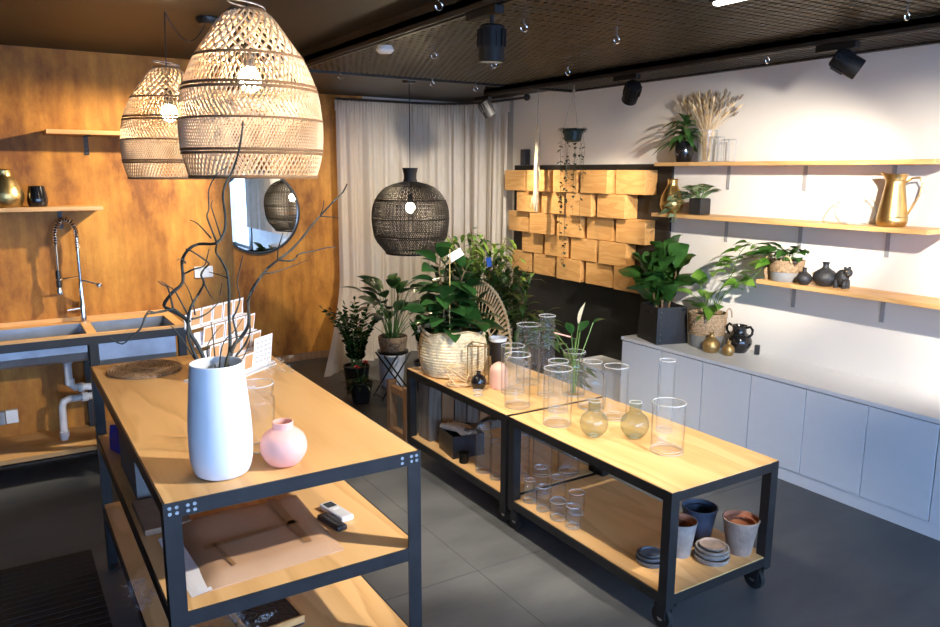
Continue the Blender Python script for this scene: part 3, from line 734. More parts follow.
vine_wreath()
# lower shelf of trolleys
vessel('dark_tumbler','small dark glass tumbler on the lower shelf before the black box','tumbler',(2.035,3.302,CL),[(.024,0),(.026,.004),(.030,.056)],GLASSD,.003)
gj='clear glass vessels on the lower trolley shelf'
def jar(label,loc,r,h,neck=.8,m=GLASS):
    return vessel('glass_jar',label,'jar',loc,sm([(r*.9,0),(r,.006),(r,h*.72),(r*.93,h*.82),(r*neck,h*.88),(r*neck,h*.93),(r*(neck+.08),h)]),m,.003,32,gj,.01)
jar('wide-mouthed glass jar right of the black box on the lower shelf',(2.062,3.145,CL),.044,.24,.82)
jar('narrow glass jar pressed against the trolley leg on the lower shelf',(2.062,3.03,CL),.034,.20,.9)
cyl('big glass cylinder behind the small jars, closest to the trolley leg',(2.17,2.975,CL),.051,.245,gj)
cyl('big glass cylinder second from the leg behind the small jars',(2.30,2.955,CL),.051,.235,gj)
cyl('big glass cylinder farthest right in the row behind the small jars',(2.43,2.90,CL),.057,.225,gj)
jar('small footed glass jar leftmost of the front group on the near lower shelf',(2.045,2.716,CL),.034,.11,.7)
jar('small round glass jar standing behind the leftmost front jar',(2.150,2.770,CL),.037,.135,.8)
jar('small straight glass jar second along the front of the near lower shelf',(2.045,2.614,CL),.034,.115,.85)
jar('taller small glass jar in the second row of the near lower shelf',(2.165,2.655,CL),.036,.12,.9)
jar('squat glass jar with wide rim third along the front of the near lower shelf',(2.047,2.505,CL),.038,.085,.92)
jar('small glass jar behind the last front jar on the near lower shelf',(2.150,2.500,CL),.036,.105,.95)
jar('small glass jar at the right end of the front group on the near lower shelf',(2.050,2.405,CL),.034,.10,.85)
def potv(label,loc,r,h,m,mi,group='clay pots on the near trolley'):
    t=thing('clay_pot',label,'pot',loc,group=group)
    MB().lathe([(0,0),(r*.64,0),(r*.66,.004),(r*.95,h-.012),(r,h-.006),(r,h),(r*.93,h)],36).build('body',m,t,smooth=True)
    MB().lathe([(r*.93,h),(r*.88,h-.02),(r*.62,.012),(0,.012)],36).build('inside',mi,t,smooth=True)
    k=MB()
    for q in (.84,.78): k.lathe([(r*q+.001,h-.026),(r*q+.003,h-.018),(r*q-.003,h-.018),(r*q-.002,h-.026)],32)
    k.build('nested_rim',mi,t,smooth=True)
potv('dark blue clay pot behind the grey one on the near trolley shelf',(2.440,2.040,CL),.076,.148,BLUET,BLUET)
potv('grey limewashed clay pot partly hidden by the trolley front leg',(2.268,1.985,CL),.065,.150,GREYT,TERRAI)
potv('pale terracotta pot at the right end of the near trolley shelf',(2.495,1.872,CL),.075,.150,TERRA,TERRAI)
def saucer(label,loc,r,m,h=.020):
    o=MB().lathe([(0,0),(r*.86,0),(r*.96,h*.4),(r,h),(r*.92,h),(r*.84,.006),(0,.006)],36).build('plant_saucer',m,smooth=True,loc=loc); tag(o,label,'saucer','stacked clay saucers')
saucer('bottom grey clay saucer of the right-hand stack',(2.346,1.886,CL),.072,GREYT,.022)
saucer('third clay saucer up in the right-hand stack, counted second from bottom',(2.349,1.889,CL+.0225),.070,GREYT,.020)
saucer('second clay saucer from the top of the right-hand stack',(2.345,1.885,CL+.043),.066,GREYT,.016)
saucer('small pale clay saucer on top of the right-hand stack',(2.342,1.884,CL+.0595),.052,TERRA,.012)
saucer('bottom slate-blue saucer of the left stack beside the trolley leg',(2.120,2.000,CL),.062,BLUES,.020)
saucer('middle slate-blue saucer of the left stack beside the trolley leg',(2.122,2.003,CL+.0205),.058,BLUES,.015)
saucer('small slate-blue saucer on top of the left stack',(2.118,2.000,CL+.036),.044,BLUES,.010)
# black box with rolled cloths, grey cloth over
t=thing('storage_box','open black box of rolled cloths on the far lower shelf','box',(2.115,3.455,CL),-.14)
b=MB(); bx,by,bh=.19,.20,.125
b.bb((-bx/2,-by/2,0),(bx/2,by/2,.006)); b.bb((-bx/2,-by/2,.006),(-bx/2+.005,by/2,bh)); b.bb((bx/2-.005,-by/2,.006),(bx/2,by/2,bh)); b.bb((-bx/2+.005,-by/2,.006),(bx/2-.005,-by/2+.005,bh)); b.bb((-bx/2+.005,by/2-.005,.006),(bx/2-.005,by/2,bh)); b.build('body',PLASTB,t)
rc=MB()
for k in range(3): rc.tube([(-.07+.035*k,.085,.118),(-.02+.03*k,-.03,.128),(.0+.03*k,-.085,.105)],.017,10)
o=rc.build('rolled_cloth',BEIGE,smooth=True,loc=(2.105,3.465,CL+.0)); o.rotation_euler=(0,0,-.14); o.location.z=CL+.012; tag(o,'beige rolled cloths poking out of the black box','cloth')
def cloth_sheet(name,label,cat,corners,m,amp=.02,n=14,seed=1,thick=.004):
    random.seed(seed); p=[V(c) for c in corners]; vs=[];fs=[]
    a,b_,c_=[random.uniform(0,6) for _ in range(3)]
    for i in range(n+1):
        for k in range(n+1):
            u,v=i/n,k/n; q=p[0]*(1-u)*(1-v)+p[1]*u*(1-v)+p[2]*u*v+p[3]*(1-u)*v
            q=q+V((0,0,amp*(math.sin(u*7+a+v*3)+math.sin(v*9+b_)*.7+.5*math.sin(u*15-v*8+c_))))
            vs.append(q)
    for i in range(n):
        for k in range(n):
            s_=i*(n+1)+k; fs.append((s_,s_+n+1,s_+n+2,s_+1))
    M=len(vs); vs+= [v+V((0,0,-thick)) for v in vs]; fs+=[tuple(x+M for x in reversed(f)) for f in fs]
    o=MB().add(vs,fs).build(name,m,smooth=True); return tag(o,label,cat)
cloth_sheet('grey_cloth','charcoal cloth draped out of the black box towards the glass jars','cloth',[(2.07,3.36,CL+.142),(2.10,3.20,CL+.245),(2.26,3.20,CL+.262),(2.20,3.48,CL+.146)],FABG,.010,seed=4)

# ------------------------------------------------------------------ plants
def rvec(a,el): return V((math.cos(a)*math.cos(el),math.sin(a)*math.cos(el),math.sin(el)))
def pot(t,prof,m,n=32,wall=.006,soil=None,name='pot'):
    top=prof[-1]; zs=soil if soil is not None else top[1]-.02
    b=MB(); b.lathe([(0,0)]+prof+[(top[0]-wall,top[1]),(top[0]-wall,zs-.01)],n); o=b.build(name,m,t,smooth=True)
    def rad(z):
        for (r0,z0),(r1,z1) in zip(prof,prof[1:]):
            if z0<=z<=z1: return r0+(r1-r0)*((z-z0)/(z1-z0+1e-9))
        return prof[-1][0]
    MB().lathe([(max(rad(zs)-wall*1.02,.01),zs),(0,zs+.006)],n).build('soil',SOIL,t,smooth=True)
    return zs
def zz(label,loc,pr,ph,n,h,seed,potm=PLASTB,spread=.45):
    random.seed(seed); t=thing('zz_plant',label,'potted plant',loc)
    zs=pot(t,[(pr*.75,0),(pr*.78,.006),(pr*.97,ph-.02),(pr,ph-.015),(pr,ph)],potm)
    st=MB(); lf=MB()
    for i in range(n):
        a=2*PI*i/n+random.uniform(-.3,.3); lean=random.uniform(.1,spread); L=h*random.uniform(.75,1)
        b0=V((math.cos(a)*pr*.35,math.sin(a)*pr*.35,zs-.005)); pts=[]
        for k in range(9):
            q=k/8; pts.append(b0+V((math.cos(a)*lean*L*q*q,math.sin(a)*lean*L*q*q,L*q*(1-.12*q*lean))))
        st.tube(pts,[.006-.004*k/8 for k in range(9)],6)
        for k in range(13):
            q=.16+.84*k/13; f=q*8; i0=min(7,int(f)); p=pts[i0].lerp(pts[i0+1],f-i0); tg=(pts[i0+1]-pts[i0]).normalized()
            sd=tg.cross(V((math.sin(a),-math.cos(a),.2))).normalized(); sd=tg.cross(V((math.cos(a),math.sin(a),0)));
            if sd.length<.1: sd=V((-math.sin(a),math.cos(a),0))
            sd.normalize()
            for sg in (-1,1):
                lf.leaf(p,(tg*.75+sd*sg*.9+V((random.uniform(-.2,.2),random.uniform(-.2,.2),0))),.076*(1.1-.45*q),.038,.1,.2,4,roll=random.uniform(-.6,.6))
        lf.leaf(pts[-1],pts[-1]-pts[-2],.05,.022,.1,.2,4)
    st.build('stem',GSTEM,t,smooth=True); lf.build('foliage',ZZL,t,smooth=True); return t
def clump(name,label,loc,r,seed,leafm,n,hmin,hmax,L,W,shape='oval',spread=.5,droop=.35,potf=None,stemr=.0035,extra=None,cat='potted plant',elmax=1.3):
    """leaves on long petioles rising from the pot"""
    random.seed(seed); t=thing(name,label,cat,loc)
    zs=potf(t); st=MB(); lf=MB()
    for i in range(n):
        a=i*2.39996+random.uniform(-.3,.3); h=random.uniform(hmin,hmax); out=spread*random.uniform(.25,1)
        b0=V((math.cos(a)*r*.4*random.random(),math.sin(a)*r*.4*random.random(),zs-.006)); tip=b0+V((math.cos(a)*out,math.sin(a)*out,h))
        mid=b0.lerp(tip,.55)+V((-math.cos(a)*out*.18,-math.sin(a)*out*.18,h*.08))
        pts=[b0*(1-q)**2+mid*2*q*(1-q)+tip*q*q for q in [k/5 for k in range(6)]]
        st.tube(pts,[stemr*(1-.4*k/5) for k in range(6)],5)
        d=(tip-mid).normalized()*.6+V((math.cos(a),math.sin(a),random.uniform(-.1,elmax-.6)))*.7
        s_=random.uniform(.75,1.1); lf.leaf(tip,d,L*s_,W*s_,droop,.2,7,shape,random.uniform(-.35,.35))
    st.build('stem',GSTEM,t,smooth=True); lf.build('foliage',leafm,t,smooth=True)
    if extra: extra(t,zs)
    return t
def folding_stand():
    x,y=2.49,5.07; t=thing('folding_stand','small black folding stand carrying the peace lily','plant stand',(x,y,0))
    MB().lathe([(0,.352),(.115,.352),(.118,.356),(.118,.368),(0,.368)],28).build('top',PLASTB,t,smooth=True)
    for s1 in (-1,1):
        for s2 in (-1,1):
            b=MB(); b.tube([(s2*.11,s1*.075,.352),(-s2*.13,s1*.075+.01*s2,.006)],.0065,8); b.build('leg',PLASTB,t,smooth=True)
    c=MB(); c.tube([(-.125,-.075,.03),(-.125,.075,.03)],.005,6); c.tube([(.125,-.075,.03),(.125,.075,.03)],.005,6); c.build('crossbar',PLASTB,t)
folding_stand()
def coil_pot(t,r0,r1,h,m,rows,amp=.004,name='pot',soilz=None,n=40):
    pr=[(r0*.95,0)]
    for i in range(rows*4+1):
        q=i/(rows*4); r=r0+(r1-r0)*math.sin(PI/2*min(1,q*1.15)); pr.append((r+amp*abs(math.sin(q*rows*PI)),.002+q*(h-.002)))
    return pot(t,pr,m,n,.008,soilz if soilz else h-.025,name)
def lily_extra(t,zs):
    b=MB(); b.tube([(-.05,-.02,zs),(-.09,-.03,.22),(-.115,-.04,.36),(-.15,-.05,.43)],[.003]*4,5); b.build('flower_stalk',GSTEM,t,smooth=True)
    f=MB(); f.leaf((-.13,-.045,.395),(-.5,-.1,.8),.06,.03,.5,.5,5); f.build('flower_bud',POTL,t,smooth=True)
    b=MB(); b.tube([(.02,.03,zs),(.05,.03,.25),(.065,.03,.36)],.0025,5); b.leaf((.065,.03,.35),(0.02,0,1),.09,.018,0,.6,5); b.build('dry_stalk',BARKB,t)
clump('peace_lily','peace lily in a rough brown basket on the folding stand','' or (2.49,5.07,.368),.1,11,PEACEL,36,.12,.42,.24,.10,'oval',.22,.35,lambda t:coil_pot(t,.09,.108,.115,SEAGR,5),extra=lily_extra)
zz('zz plant in black pot on the floor beside the curtain',(2.33,5.40,0),.105,.20,12,.56,21,spread=.5)
def guz():
    t=thing('bromeliad','small dark potted plant with red flowers before the zz plant','potted plant',(2.225,5.08,0)); random.seed(8)
    zs=pot(t,[(.06,0),(.062,.005),(.085,.14),(.088,.145),(.088,.16)],PLASTB); lf=MB()
    for i in range(22):
        a=i*2.4; lf.leaf((math.cos(a)*.02,math.sin(a)*.02,zs),rvec(a,random.uniform(.3,1.1)),random.uniform(.12,.19),.03,.6,.25,6,'strap')
    lf.build('foliage',ZZL,t,smooth=True); st=MB(); fl=MB()
    for c in ((-.04,-.02,.27),(.045,.01,.29)):
        st.tube([(c[0]*.3,c[1]*.3,zs),c],.003,5)
        for k in range(12): fl.leaf(c,rvec(k*2.4,.2+.07*k),.035,.018,.15,.2,4)
    st.build('stem',GSTEM,t); fl.build('flower',REDF,t,smooth=True)
guz()
zz('zz plant in black pot behind the far end of the trolley',(2.80,5.08,0),.115,.24,9,.40,33,spread=.5)
o=vessel('white_planter','plain white planter on the floor behind the folding stand','planter',(2.62,5.36,0),[(.085,0),(.09,.005),(.11,.26)],WHITEC,.008,32)
# crate and timber post beyond the trolley
t=thing('wooden_crate','weathered grey slatted crate at the far end of the trolley lower shelf','crate',(2.28,3.74,CL))
for i in range(6):
    b=MB(); b.bb((2.03+i*.086,3.672,CL+.0005),(2.108+i*.086,3.685,CL+.33-.012*(i%3)),bev=.002); b.build('slat',[GREYW,BROWNW,GREYW][i%3],t,world=True)
b=MB(); b.bb((2.03,3.685,CL+.0005),(2.045,3.80,CL+.33)); b.bb((2.53,3.685,CL+.0005),(2.545,3.80,CL+.33)); b.bb((2.045,3.787,CL+.0005),(2.53,3.80,CL+.33)); b.bb((2.045,3.685,CL+.0005),(2.53,3.787,CL+.012)); b.build('body',GREYW,t,world=True)
t=thing('timber_frame','narrow brown timber frame leaning upright at the far end of trolley','timber',(2.07,4.10,0))
for y in (3.98,4.20): MB().bb((2.035,y,0),(2.085,y+.045,.400),bev=.003).build('upright',BROWNW,t,world=True)
for z in (.05,.33): MB().bb((2.040,4.025,z),(2.080,4.20,z+.045),bev=.003).build('crosspiece',BROWNW,t,world=True)

# big basket planter with rubber plant
def basket_plant():
    random.seed(17); t=thing('rubber_plant','large dark-leaved plant in a pale woven basket on the far trolley','potted plant',(2.165,3.635,CT))
    pr=[(.150,0),(.160,.004)]
    for i in range(61):
        q=i/60; r=.165+.030*math.sin(PI*min(1,q*.9+.05)); pr.append((r+.0035*abs(math.sin(q*15*PI)),.006+q*.245))
    b=MB(); b.lathe([(0,0)]+pr+[(.184,.258),(.167,.262),(.157,.245),(.150,.20)],56)
    for i,v in enumerate(b.v):
        a=math.atan2(v[1],v[0]); k=max(0,(v[2]-.19)/.05); b.v[i]=(v[0],v[1],v[2]+k*(.006*math.sin(3*a+1)+.003*math.sin(7*a)))
    bk=b.build('basket',SEAGRL,t,smooth=True)
    h=MB()
    for a in (-.75,2.4):
        c=V((math.cos(a)*.178,math.sin(a)*.178,.238)); sd=V((-math.sin(a),math.cos(a),0))
        h.tube([c+sd*(.05*math.cos(q))+V((0,0,.030*math.sin(q)))+V((math.cos(a),math.sin(a),0))*.01 for q in [PI*k/10 for k in range(11)]],.008,8)
    h.build('handle',SEAGRL,bk,smooth=True)
    MB().lathe([(.15,.195),(0,.20)],32).build('soil',SOIL,t)
    st=MB(); lf=MB(); tips=[(-.06,.03,.66),(.05,-.02,.58),(-.10,-.06,.46),(.10,.05,.50),(.0,.09,.60),(.15,-.04,.36),(-.15,.0,.36)]
    for j,tp in enumerate(tips):
        b0=V((tp[0]*.35,tp[1]*.35,.195)); tp=V(tp); pts=[b0.lerp(tp,k/6)+V((.012*math.sin(k+j),.012*math.cos(k*1.3+j),0)) for k in range(7)]
        st.tube(pts,[.007-.0006*k for k in range(7)],6); n=17 if j<5 else 12
        for k in range(n):
            q=.22+.78*k/(n-1); f=q*6; i0=min(5,int(f)); p=pts[i0].lerp(pts[i0+1],f-i0); a=k*2.4+j
            d=rvec(a,random.uniform(-.05,.6)+.5*(q>.9)); s_=random.uniform(.8,1.1)*(1 if q<.95 else .8)
            st.tube([p,p+d*.03],.002,4)
            lf.leaf(p+d*.03,d,.175*s_,.108*s_,.35,.22,7,'oval',random.uniform(-.5,.5))
    st.build('stem',BARKB,t,smooth=True); lf.build('foliage',RUBL,t,smooth=True)
    sk=MB(); sk.tube([(-.065,-.075,.2),(-.075,-.095,.72)],.003,6); s_=sk.build('tag_stake',mat('bamboo_stake',(.55,.42,.16),.6),t)
    tg=MB(); R=(m3@Matrix.Rotation(.55,3,'Z')); tg.box((-.075+.035,-.100,.688),(.080,.045,.0012),M=R); tg.build('plant_tag',PAPER,t)
basket_plant()
# ficus
def ficus():
    random.seed(29); t=thing('weeping_fig','bushy weeping fig with yellow-green tips left of the wooden blocks','potted plant',(3.37,5.17,0))
    zs=pot(t,[(.12,0),(.125,.006),(.16,.26),(.165,.265),(.165,.29)],PLASTB)
    st=MB(); lf=MB(); ld=MB()
    for j in range(38):
        a=j*2.4; R=.46*math.sqrt((j+1)/38); h=random.uniform(.62,1.30)-.25*R; tip=V((math.cos(a)*R,math.sin(a)*R,h))
        b0=V((math.cos(a)*.03,math.sin(a)*.03,zs)); mid=V((tip.x*.35,tip.y*.35,h*.65))
        pts=[b0*(1-q)**2+mid*2*q*(1-q)+tip*q*q for q in [k/8 for k in range(9)]]
        st.tube(pts,[.007*(1-.8*k/8)+.001 for k in range(9)],5)
        for k in range(46):
            q=random.uniform(.35,1); f=q*8; i0=min(7,int(f)); p=pts[i0].lerp(pts[i0+1],f-i0)
            off=rvec(random.uniform(0,6.28),random.uniform(-.6,.7))*random.uniform(.01,.09); p2=p+off
            tgt=lf if (p2.z>.95 and random.random()<.75) or random.random()<.08 else ld  # high leaves mostly take the brightened colour, the rest the shaded copy
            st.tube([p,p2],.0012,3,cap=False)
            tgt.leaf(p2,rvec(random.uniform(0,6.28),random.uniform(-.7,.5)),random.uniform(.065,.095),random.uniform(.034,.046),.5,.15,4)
    st.build('stem',BARKB,t,smooth=True); ld.build('foliage',FICD,t,smooth=True); lf.build('lit_foliage',FICL,t,smooth=True)
    q=V((2.943, 4.441, 1.079))-V(t.location); g=MB(); g.box(q,(.036,.066,.002),M=m3@Matrix.Rotation(.15,3,'Z')); g.tube([q+V((0,0,.033)),q+V((.01,.1,.10))],.0012,4); g.build('plant_tag',BLUETAG,t)
ficus()
# rattan chair
def rattan_chair():
    t=thing('rattan_chair','natural rattan chair with looped arch back behind the woven basket','chair',(2.80,4.36,0),-.55)
    MB().lathe([(0,.36),(.20,.36),(.215,.37),(.215,.385),(0,.39)],32).build('seat',RATTAN,t,smooth=True)
    for i in range(4):
        a=PI/4+PI/2*i; MB().tube([(math.cos(a)*.17,math.sin(a)*.17,.36),(math.cos(a)*.21,math.sin(a)*.21,.01)],.013,8).build('leg',RATTAN,t,smooth=True)
    def arc(R,H,y,n=40): return [V((R*math.cos(q)*1.0,y,.40+H*math.sin(q))) for q in [PI*k/n for k in range(n+1)]]
    b=MB(); A=arc(.245,.53,.20); B=arc(.180,.41,.19); b.tube(A,.010,8); b.tube(B,.010,8); C=arc(.11,.26,.185); b.tube(C,.008,8)
    b.tube([A[0],V((.2,.12,.375))],.01,6); b.tube([A[-1],V((-.2,.12,.375))],.01,6); b.build('back_frame',RATTAN,t,smooth=True)
    lp=MB()
    for k in range(38):
        p=A[k+1].lerp(B[k+1],.5); ax=(A[k+1]-B[k+1]); r=ax.length/2+.012; ax.normalize(); tn=(A[min(40,k+2)]-A[k]).normalized()
        lp.tube([p+ax*r*math.cos(q)+V((0,1,0))*.022*math.sin(q)+tn*.010*math.sin(q*.5) for q in [2*PI*m/14 for m in range(14)]],.0052,5,close=True)
    for k in range(0,39,2): lp.tube([B[k+1],C[k+1]],.004,5)
    lp.build('looped_lattice',RATTAN,t,smooth=True)
rattan_chair()
# dark shrubs filling the corner
def cane(label,loc,seed,n,h,L,W,leafm=DRACL,name='dracaena'):
    random.seed(seed); t=thing(name,label,'potted plant',loc); zs=pot(t,[(.10,0),(.105,.006),(.13,.22),(.135,.24)],PLASTB); st=MB(); lf=MB()
    for j in range(n):
        a=j*2.1+.4; hh=h*random.uniform(.7,1); b0=V((math.cos(a)*.04,math.sin(a)*.04,zs)); tp=b0+V((math.cos(a)*.07,math.sin(a)*.07,hh-zs))
        st.tube([b0,b0.lerp(tp,.5)+V((.01,0,0)),tp],[.011,.010,.008],8)
        for k in range(20):
            q=.5+.5*k/19; p=b0.lerp(tp,q); a2=k*2.4+j; lf.leaf(p,rvec(a2,random.uniform(.1,.9)),L*random.uniform(.75,1.1),W,.45,.25,7,'oval',random.uniform(-.3,.3))
    st.build('cane',BARKB,t,smooth=True); lf.build('foliage',leafm,t,smooth=True); return t
cane('dracaena with glossy upright leaves below the wooden blocks',(3.38,4.45,0),41,5,.80,.20,.05)
cane('broad dark-leaved shrub between the woven basket and the glass cylinders',(3.05,3.74,0),43,4,.52,.19,.055,PEACEL,'aglaonema')
# cutting in the glass jar
def cutting():
    random.seed(9); L=V((2.468,2.924,CT+.008)); t=thing('lily_cutting','peace lily cutting with white flower standing in the flared glass jar','plant cutting',L)
    st=MB(); lf=MB(); fl=MB()
    specs=[((-.10,.05,.33),.13,.05),((.05,.02,.315),.12,.055),((-.03,-.04,.29),.12,.05),((.12,.0,.36),.10,.04),((-.08,-.03,.275),.11,.045),((.02,.05,.30),.12,.05)]
    for i,(p,l,w) in enumerate(specs):
        p=V(p); st.tube([(p.x*.1,p.y*.1,.0),(p.x*.25,p.y*.25,.16),tuple(p*.999)],.003,5); lf.leaf(p,V((p.x,p.y,.03+.02*(i%2))),l,w,.3,.2,6)
    st.tube([(0,0,.01),(.0,.0,.2),(.015,-.01,.37)],.0025,5); fl.leaf((.015,-.01,.355),(.22,-.1,.95),.125,.062,0,.35,7)
    st.tube([(.0,.01,.02),(.01,.02,.2),(-.11,.02,.325)],.0028,5)
    st.build('stem',GSTEM,t,smooth=True); lf.build('foliage',PEACEL,t,smooth=True); fl.build('flower',WHITEF,t,smooth=True)
    MB().tube([(-.02,.012,.298),(-.115,.021,.328)],.004,6).build('pink_stalk',PINKC,t)
cutting()
# fiddle-leaf fig in black box
def fiddle():
    random.seed(51); L=V((3.785,3.575,.585)); t=thing('fiddle_leaf_fig','fiddle-leaf fig in a riveted black box on the white counter','potted plant',L); 
    R=Matrix.Rotation(-.30,3,'Z'); b=MB(); w0,w1,h=.116,.106,.245
    lo=[V((sx*w0,sy*w0*1.15,0)) for sx,sy in((-1,-1),(1,-1),(1,1),(-1,1))]; hi=[V((sx*w1,sy*w1*1.12,h)) for sx,sy in((-1,-1),(1,-1),(1,1),(-1,1))]
    ih=[v*.96+V((0,0,h*.04)) for v in hi]; il=[V((v.x*.94,v.y*.94,h*.82)) for v in hi]
    b.add([R@v for v in lo+hi+ih+il],[(3,2,1,0)]+[(i,(i+1)%4,4+(i+1)%4,4+i) for i in range(4)]+[(4+i,4+(i+1)%4,8+(i+1)%4,8+i) for i in range(4)]+[(8+i,8+(i+1)%4,12+(i+1)%4,12+i) for i in range(4)])
    b.build('box',mat('black_leatherette',(.014,.014,.015),.5,bump=.2),t)
    MB().add([R@(v+V((0,0,.001))) for v in il],[(0,1,2,3)]).build('soil',SOIL,t)
    rv=MB()
    for k in range(6):
        q=.12+.76*k/5; p=(lo[0].lerp(hi[0],q)).lerp(lo[1].lerp(hi[1],q),.12); rv.ball(R@(p+V((0,-.002,0))),.0048,8)
    rv.build('rivet',CHROME,t,smooth=True)
    hd=MB(); p=lo[3].lerp(hi[3],.84).lerp(lo[0].lerp(hi[0],.84),.5); hd.box(R@(p+V((-.002,0,0))),(.004,.075,.014),rz=-.30); hd.build('hand_slot',RUBBER,t)
    st=MB(); lf=MB()
    for j,(tp,n) in enumerate([((-.02,.01,.54),11),((.02,-.08,.48),10),((-.06,.09,.46),10),((.02,.12,.40),9)]):
        tp=V(tp); b0=V((tp.x*.4,tp.y*.4,h*.82)); st.tube([b0,b0.lerp(tp,.5),tp],[.008,.007,.005],7)
        for k in range(n):
            q=.10+.90*k/(n-1); p=b0.lerp(tp,q); a=k*2.4+j*1.3; d=rvec(a,random.uniform(.55,1.05)+(.3 if q>.85 else 0)); s_=random.uniform(.85,1.15)
            d=V((d.x if d.x<.2 else d.x*.4,d.y,d.z)); st.tube([p,p+d*.02],.003,4); lf.leaf(p+d*.02,d,.25*s_,.17*s_,.30,.28,9,'fiddle',random.uniform(-.5,.5))
    st.build('stem',BARKB,t,smooth=True); lf.build('foliage',FIDL,t,smooth=True)
fiddle()
def twotone(t,r0,r1,h,loc0=True,frac=.36):
    a=MB(); a.lathe([(0,0),(r0*.96,0),(r0,.006)]+[(r0+(r1-r0)*q*frac/1.0,.006+(h*frac-.006)*q) for q in (.5,1)],40); a.build('basket_base',GREYC,t,smooth=True)
    pr=[]; rows=11
    for i in range(rows*4+1):
        q=i/(rows*4); pr.append((r0+(r1-r0)*(frac+(1-frac)*q)+.0028*abs(math.sin(q*rows*PI))+.0008,h*frac+q*h*(1-frac)))
    b=MB(); b.lathe(pr+[(r1-.008,h),(r1-.010,h*.86)],40); b.build('basket_weave',SEAGR,t,smooth=True)
    MB().lathe([(r1-.012,h*.88),(0,h*.9)],32).build('soil',SOIL,t); return h*.88
def basket_philo():
    random.seed(61); L=V((3.905,3.300,.585)); t=thing('philodendron','leafy plant with big light-green leaves in a two-tone basket on counter','potted plant',L)
    zs=twotone(t,.105,.122,.225); st=MB(); lf=MB()
    specs=[((-.03,.05,.40),.15,.09),((-.05,.09,.33),.13,.08),((.02,-.02,.36),.13,.08),((.03,-.10,.42),.12,.075),((.05,-.14,.50),.12,.07),((-.02,-.05,.28),.13,.08),((-.07,.0,.26),.12,.08),((.05,.05,.30),.12,.075),((-.04,-.10,.30),.11,.07),((.02,-.17,.40),.10,.06),((.06,-.20,.46),.10,.065),((-.06,-.04,.235),.12,.08),((.0,.10,.26),.11,.07)]
    for i,(p,l,w) in enumerate(specs):
        p=V(p); st.tube([(p.x*.2,p.y*.2,zs-.005),(p.x*.4,p.y*.5,(zs+p.z)/2+.03),tuple(p)],.0028,5)
        d=V((p.x-.06,p.y,random.uniform(-.05,.12))); 
        if i==0: d=V((-.1,.05,.9))
        d=V((min(d.x,.0),d.y,d.z)); lf.leaf(p,d,l*1.1,w*1.2,.35,.18,7,'heart',random.uniform(-.7,.7))
    st.build('stem',GSTEM,t,smooth=True); lf.build('foliage',POTL,t,smooth=True)
    h=MB(); h.tube([V((.1*math.cos(.9)+0,-.118,.20+.06*math.sin(q)))+V((.03*math.cos(q),0,0)) for q in [PI*k/8 for k in range(9)]],.005,6); h.build('handle',SEAGR,t,smooth=True)
basket_philo()
def pothos_shelf():
    random.seed(71); L=V((3.935,2.770,1.080)); t=thing('pothos','pothos in two-tone basket on the lowest shelf, vines trailing left','potted plant',L)
    zs=twotone(t,.085,.100,.125,frac=.45); st=MB(); lf=MB(); ld=MB()
    for i in range(26):
        a=i*2.4; R=random.uniform(.04,.16); p=V((min(.0,math.cos(a)*R*.7),math.sin(a)*R,zs+random.uniform(.03,.10)))
        st.tube([(p.x*.2,p.y*.2,zs-.004),(p.x*.5,p.y*.5,p.z*.8+zs*.2),tuple(p)],.002,4); ld.leaf(p,V((p.x-.05,p.y,random.uniform(.0,.06))),random.uniform(.09,.13),.065,.3,.2,6,'heart',random.uniform(-.4,.4))
    ld.leaf((-.04,.02,zs+.09),(-.1,.06,.07),.085,.06,.3,.2,6,'heart')
    # trailing vines to the left (+y), resting over the shelf end
    V1=[(-.05,.06,zs+.02),(-.06,.16,zs+.08),(-.07,.22,zs+.10),(-.07,.28,zs+.03),(-.08,.30,zs-.05),(-.06,.36,zs-.12)]
    V2=[(-.05,.03,zs+.01),(-.09,.08,zs-.02),(-.125,.12,zs-.09),(-.13,.20,zs-.145),(-.12,.24,zs-.12)]
    V3=[(-.03,.05,zs+.03),(-.05,.12,zs+.03),(-.06,.20,zs+.01),(-.07,.30,zs-.02),(-.08,.36,zs-.06),(-.09,.42,zs-.10)]
    for vn in (V1,V2,V3):
        vn=[V(p) for p in vn]; st.tube(vn,.002,5)
        for k in range(len(vn)-1):
            for q in (.3,.8):
                p=vn[k].lerp(vn[k+1],q); d=V((-.5,random.uniform(-.2,.9),random.uniform(-.1,.6))); st.tube([p,p+d.normalized()*.02],.0014,4); lf.leaf(p+d.normalized()*.02,d,random.uniform(.085,.115),random.uniform(.06,.08),.5,.18,6,'heart',random.uniform(-.5,.5))
    st.build('stem',GSTEM,t,smooth=True); lf.build('vine_leaves',POTL,t,smooth=True); ld.build('foliage',FIDL,t,smooth=True)
    h=MB()
    for s_ in (-1,1): h.tube([V((-.05+.0*s_,s_*.02-.06*0+.035*math.cos(q)+(-.03 if s_<0 else .03),.118+.035*math.sin(q)))+V((-.03,0,0)) for q in [PI*k/8 for k in range(9)]],.004,6)
    h.build('handle',RATTAN,t,smooth=True)
pothos_shelf()
t=thing('grass_bundle','bundle of brown raffia hanging beside the pothos basket on the shelf','raffia bundle',(3.90,2.868,1.080)); random.seed(4); b=MB()
for k in range(26):
    x,y=random.uniform(-.03,.03),random.uniform(-.012,.012); b.tube([(x*.5,y*.6,.0),(x,y,.05),(x*.8+.004,y,.115)],.0035,4)
b.build('strands',SEAGR,t); MB().ring((0,0,.07),.024,.005,16,6,Matrix.Diagonal((1.2,.55,1))).build('tie',RATTAN,t)
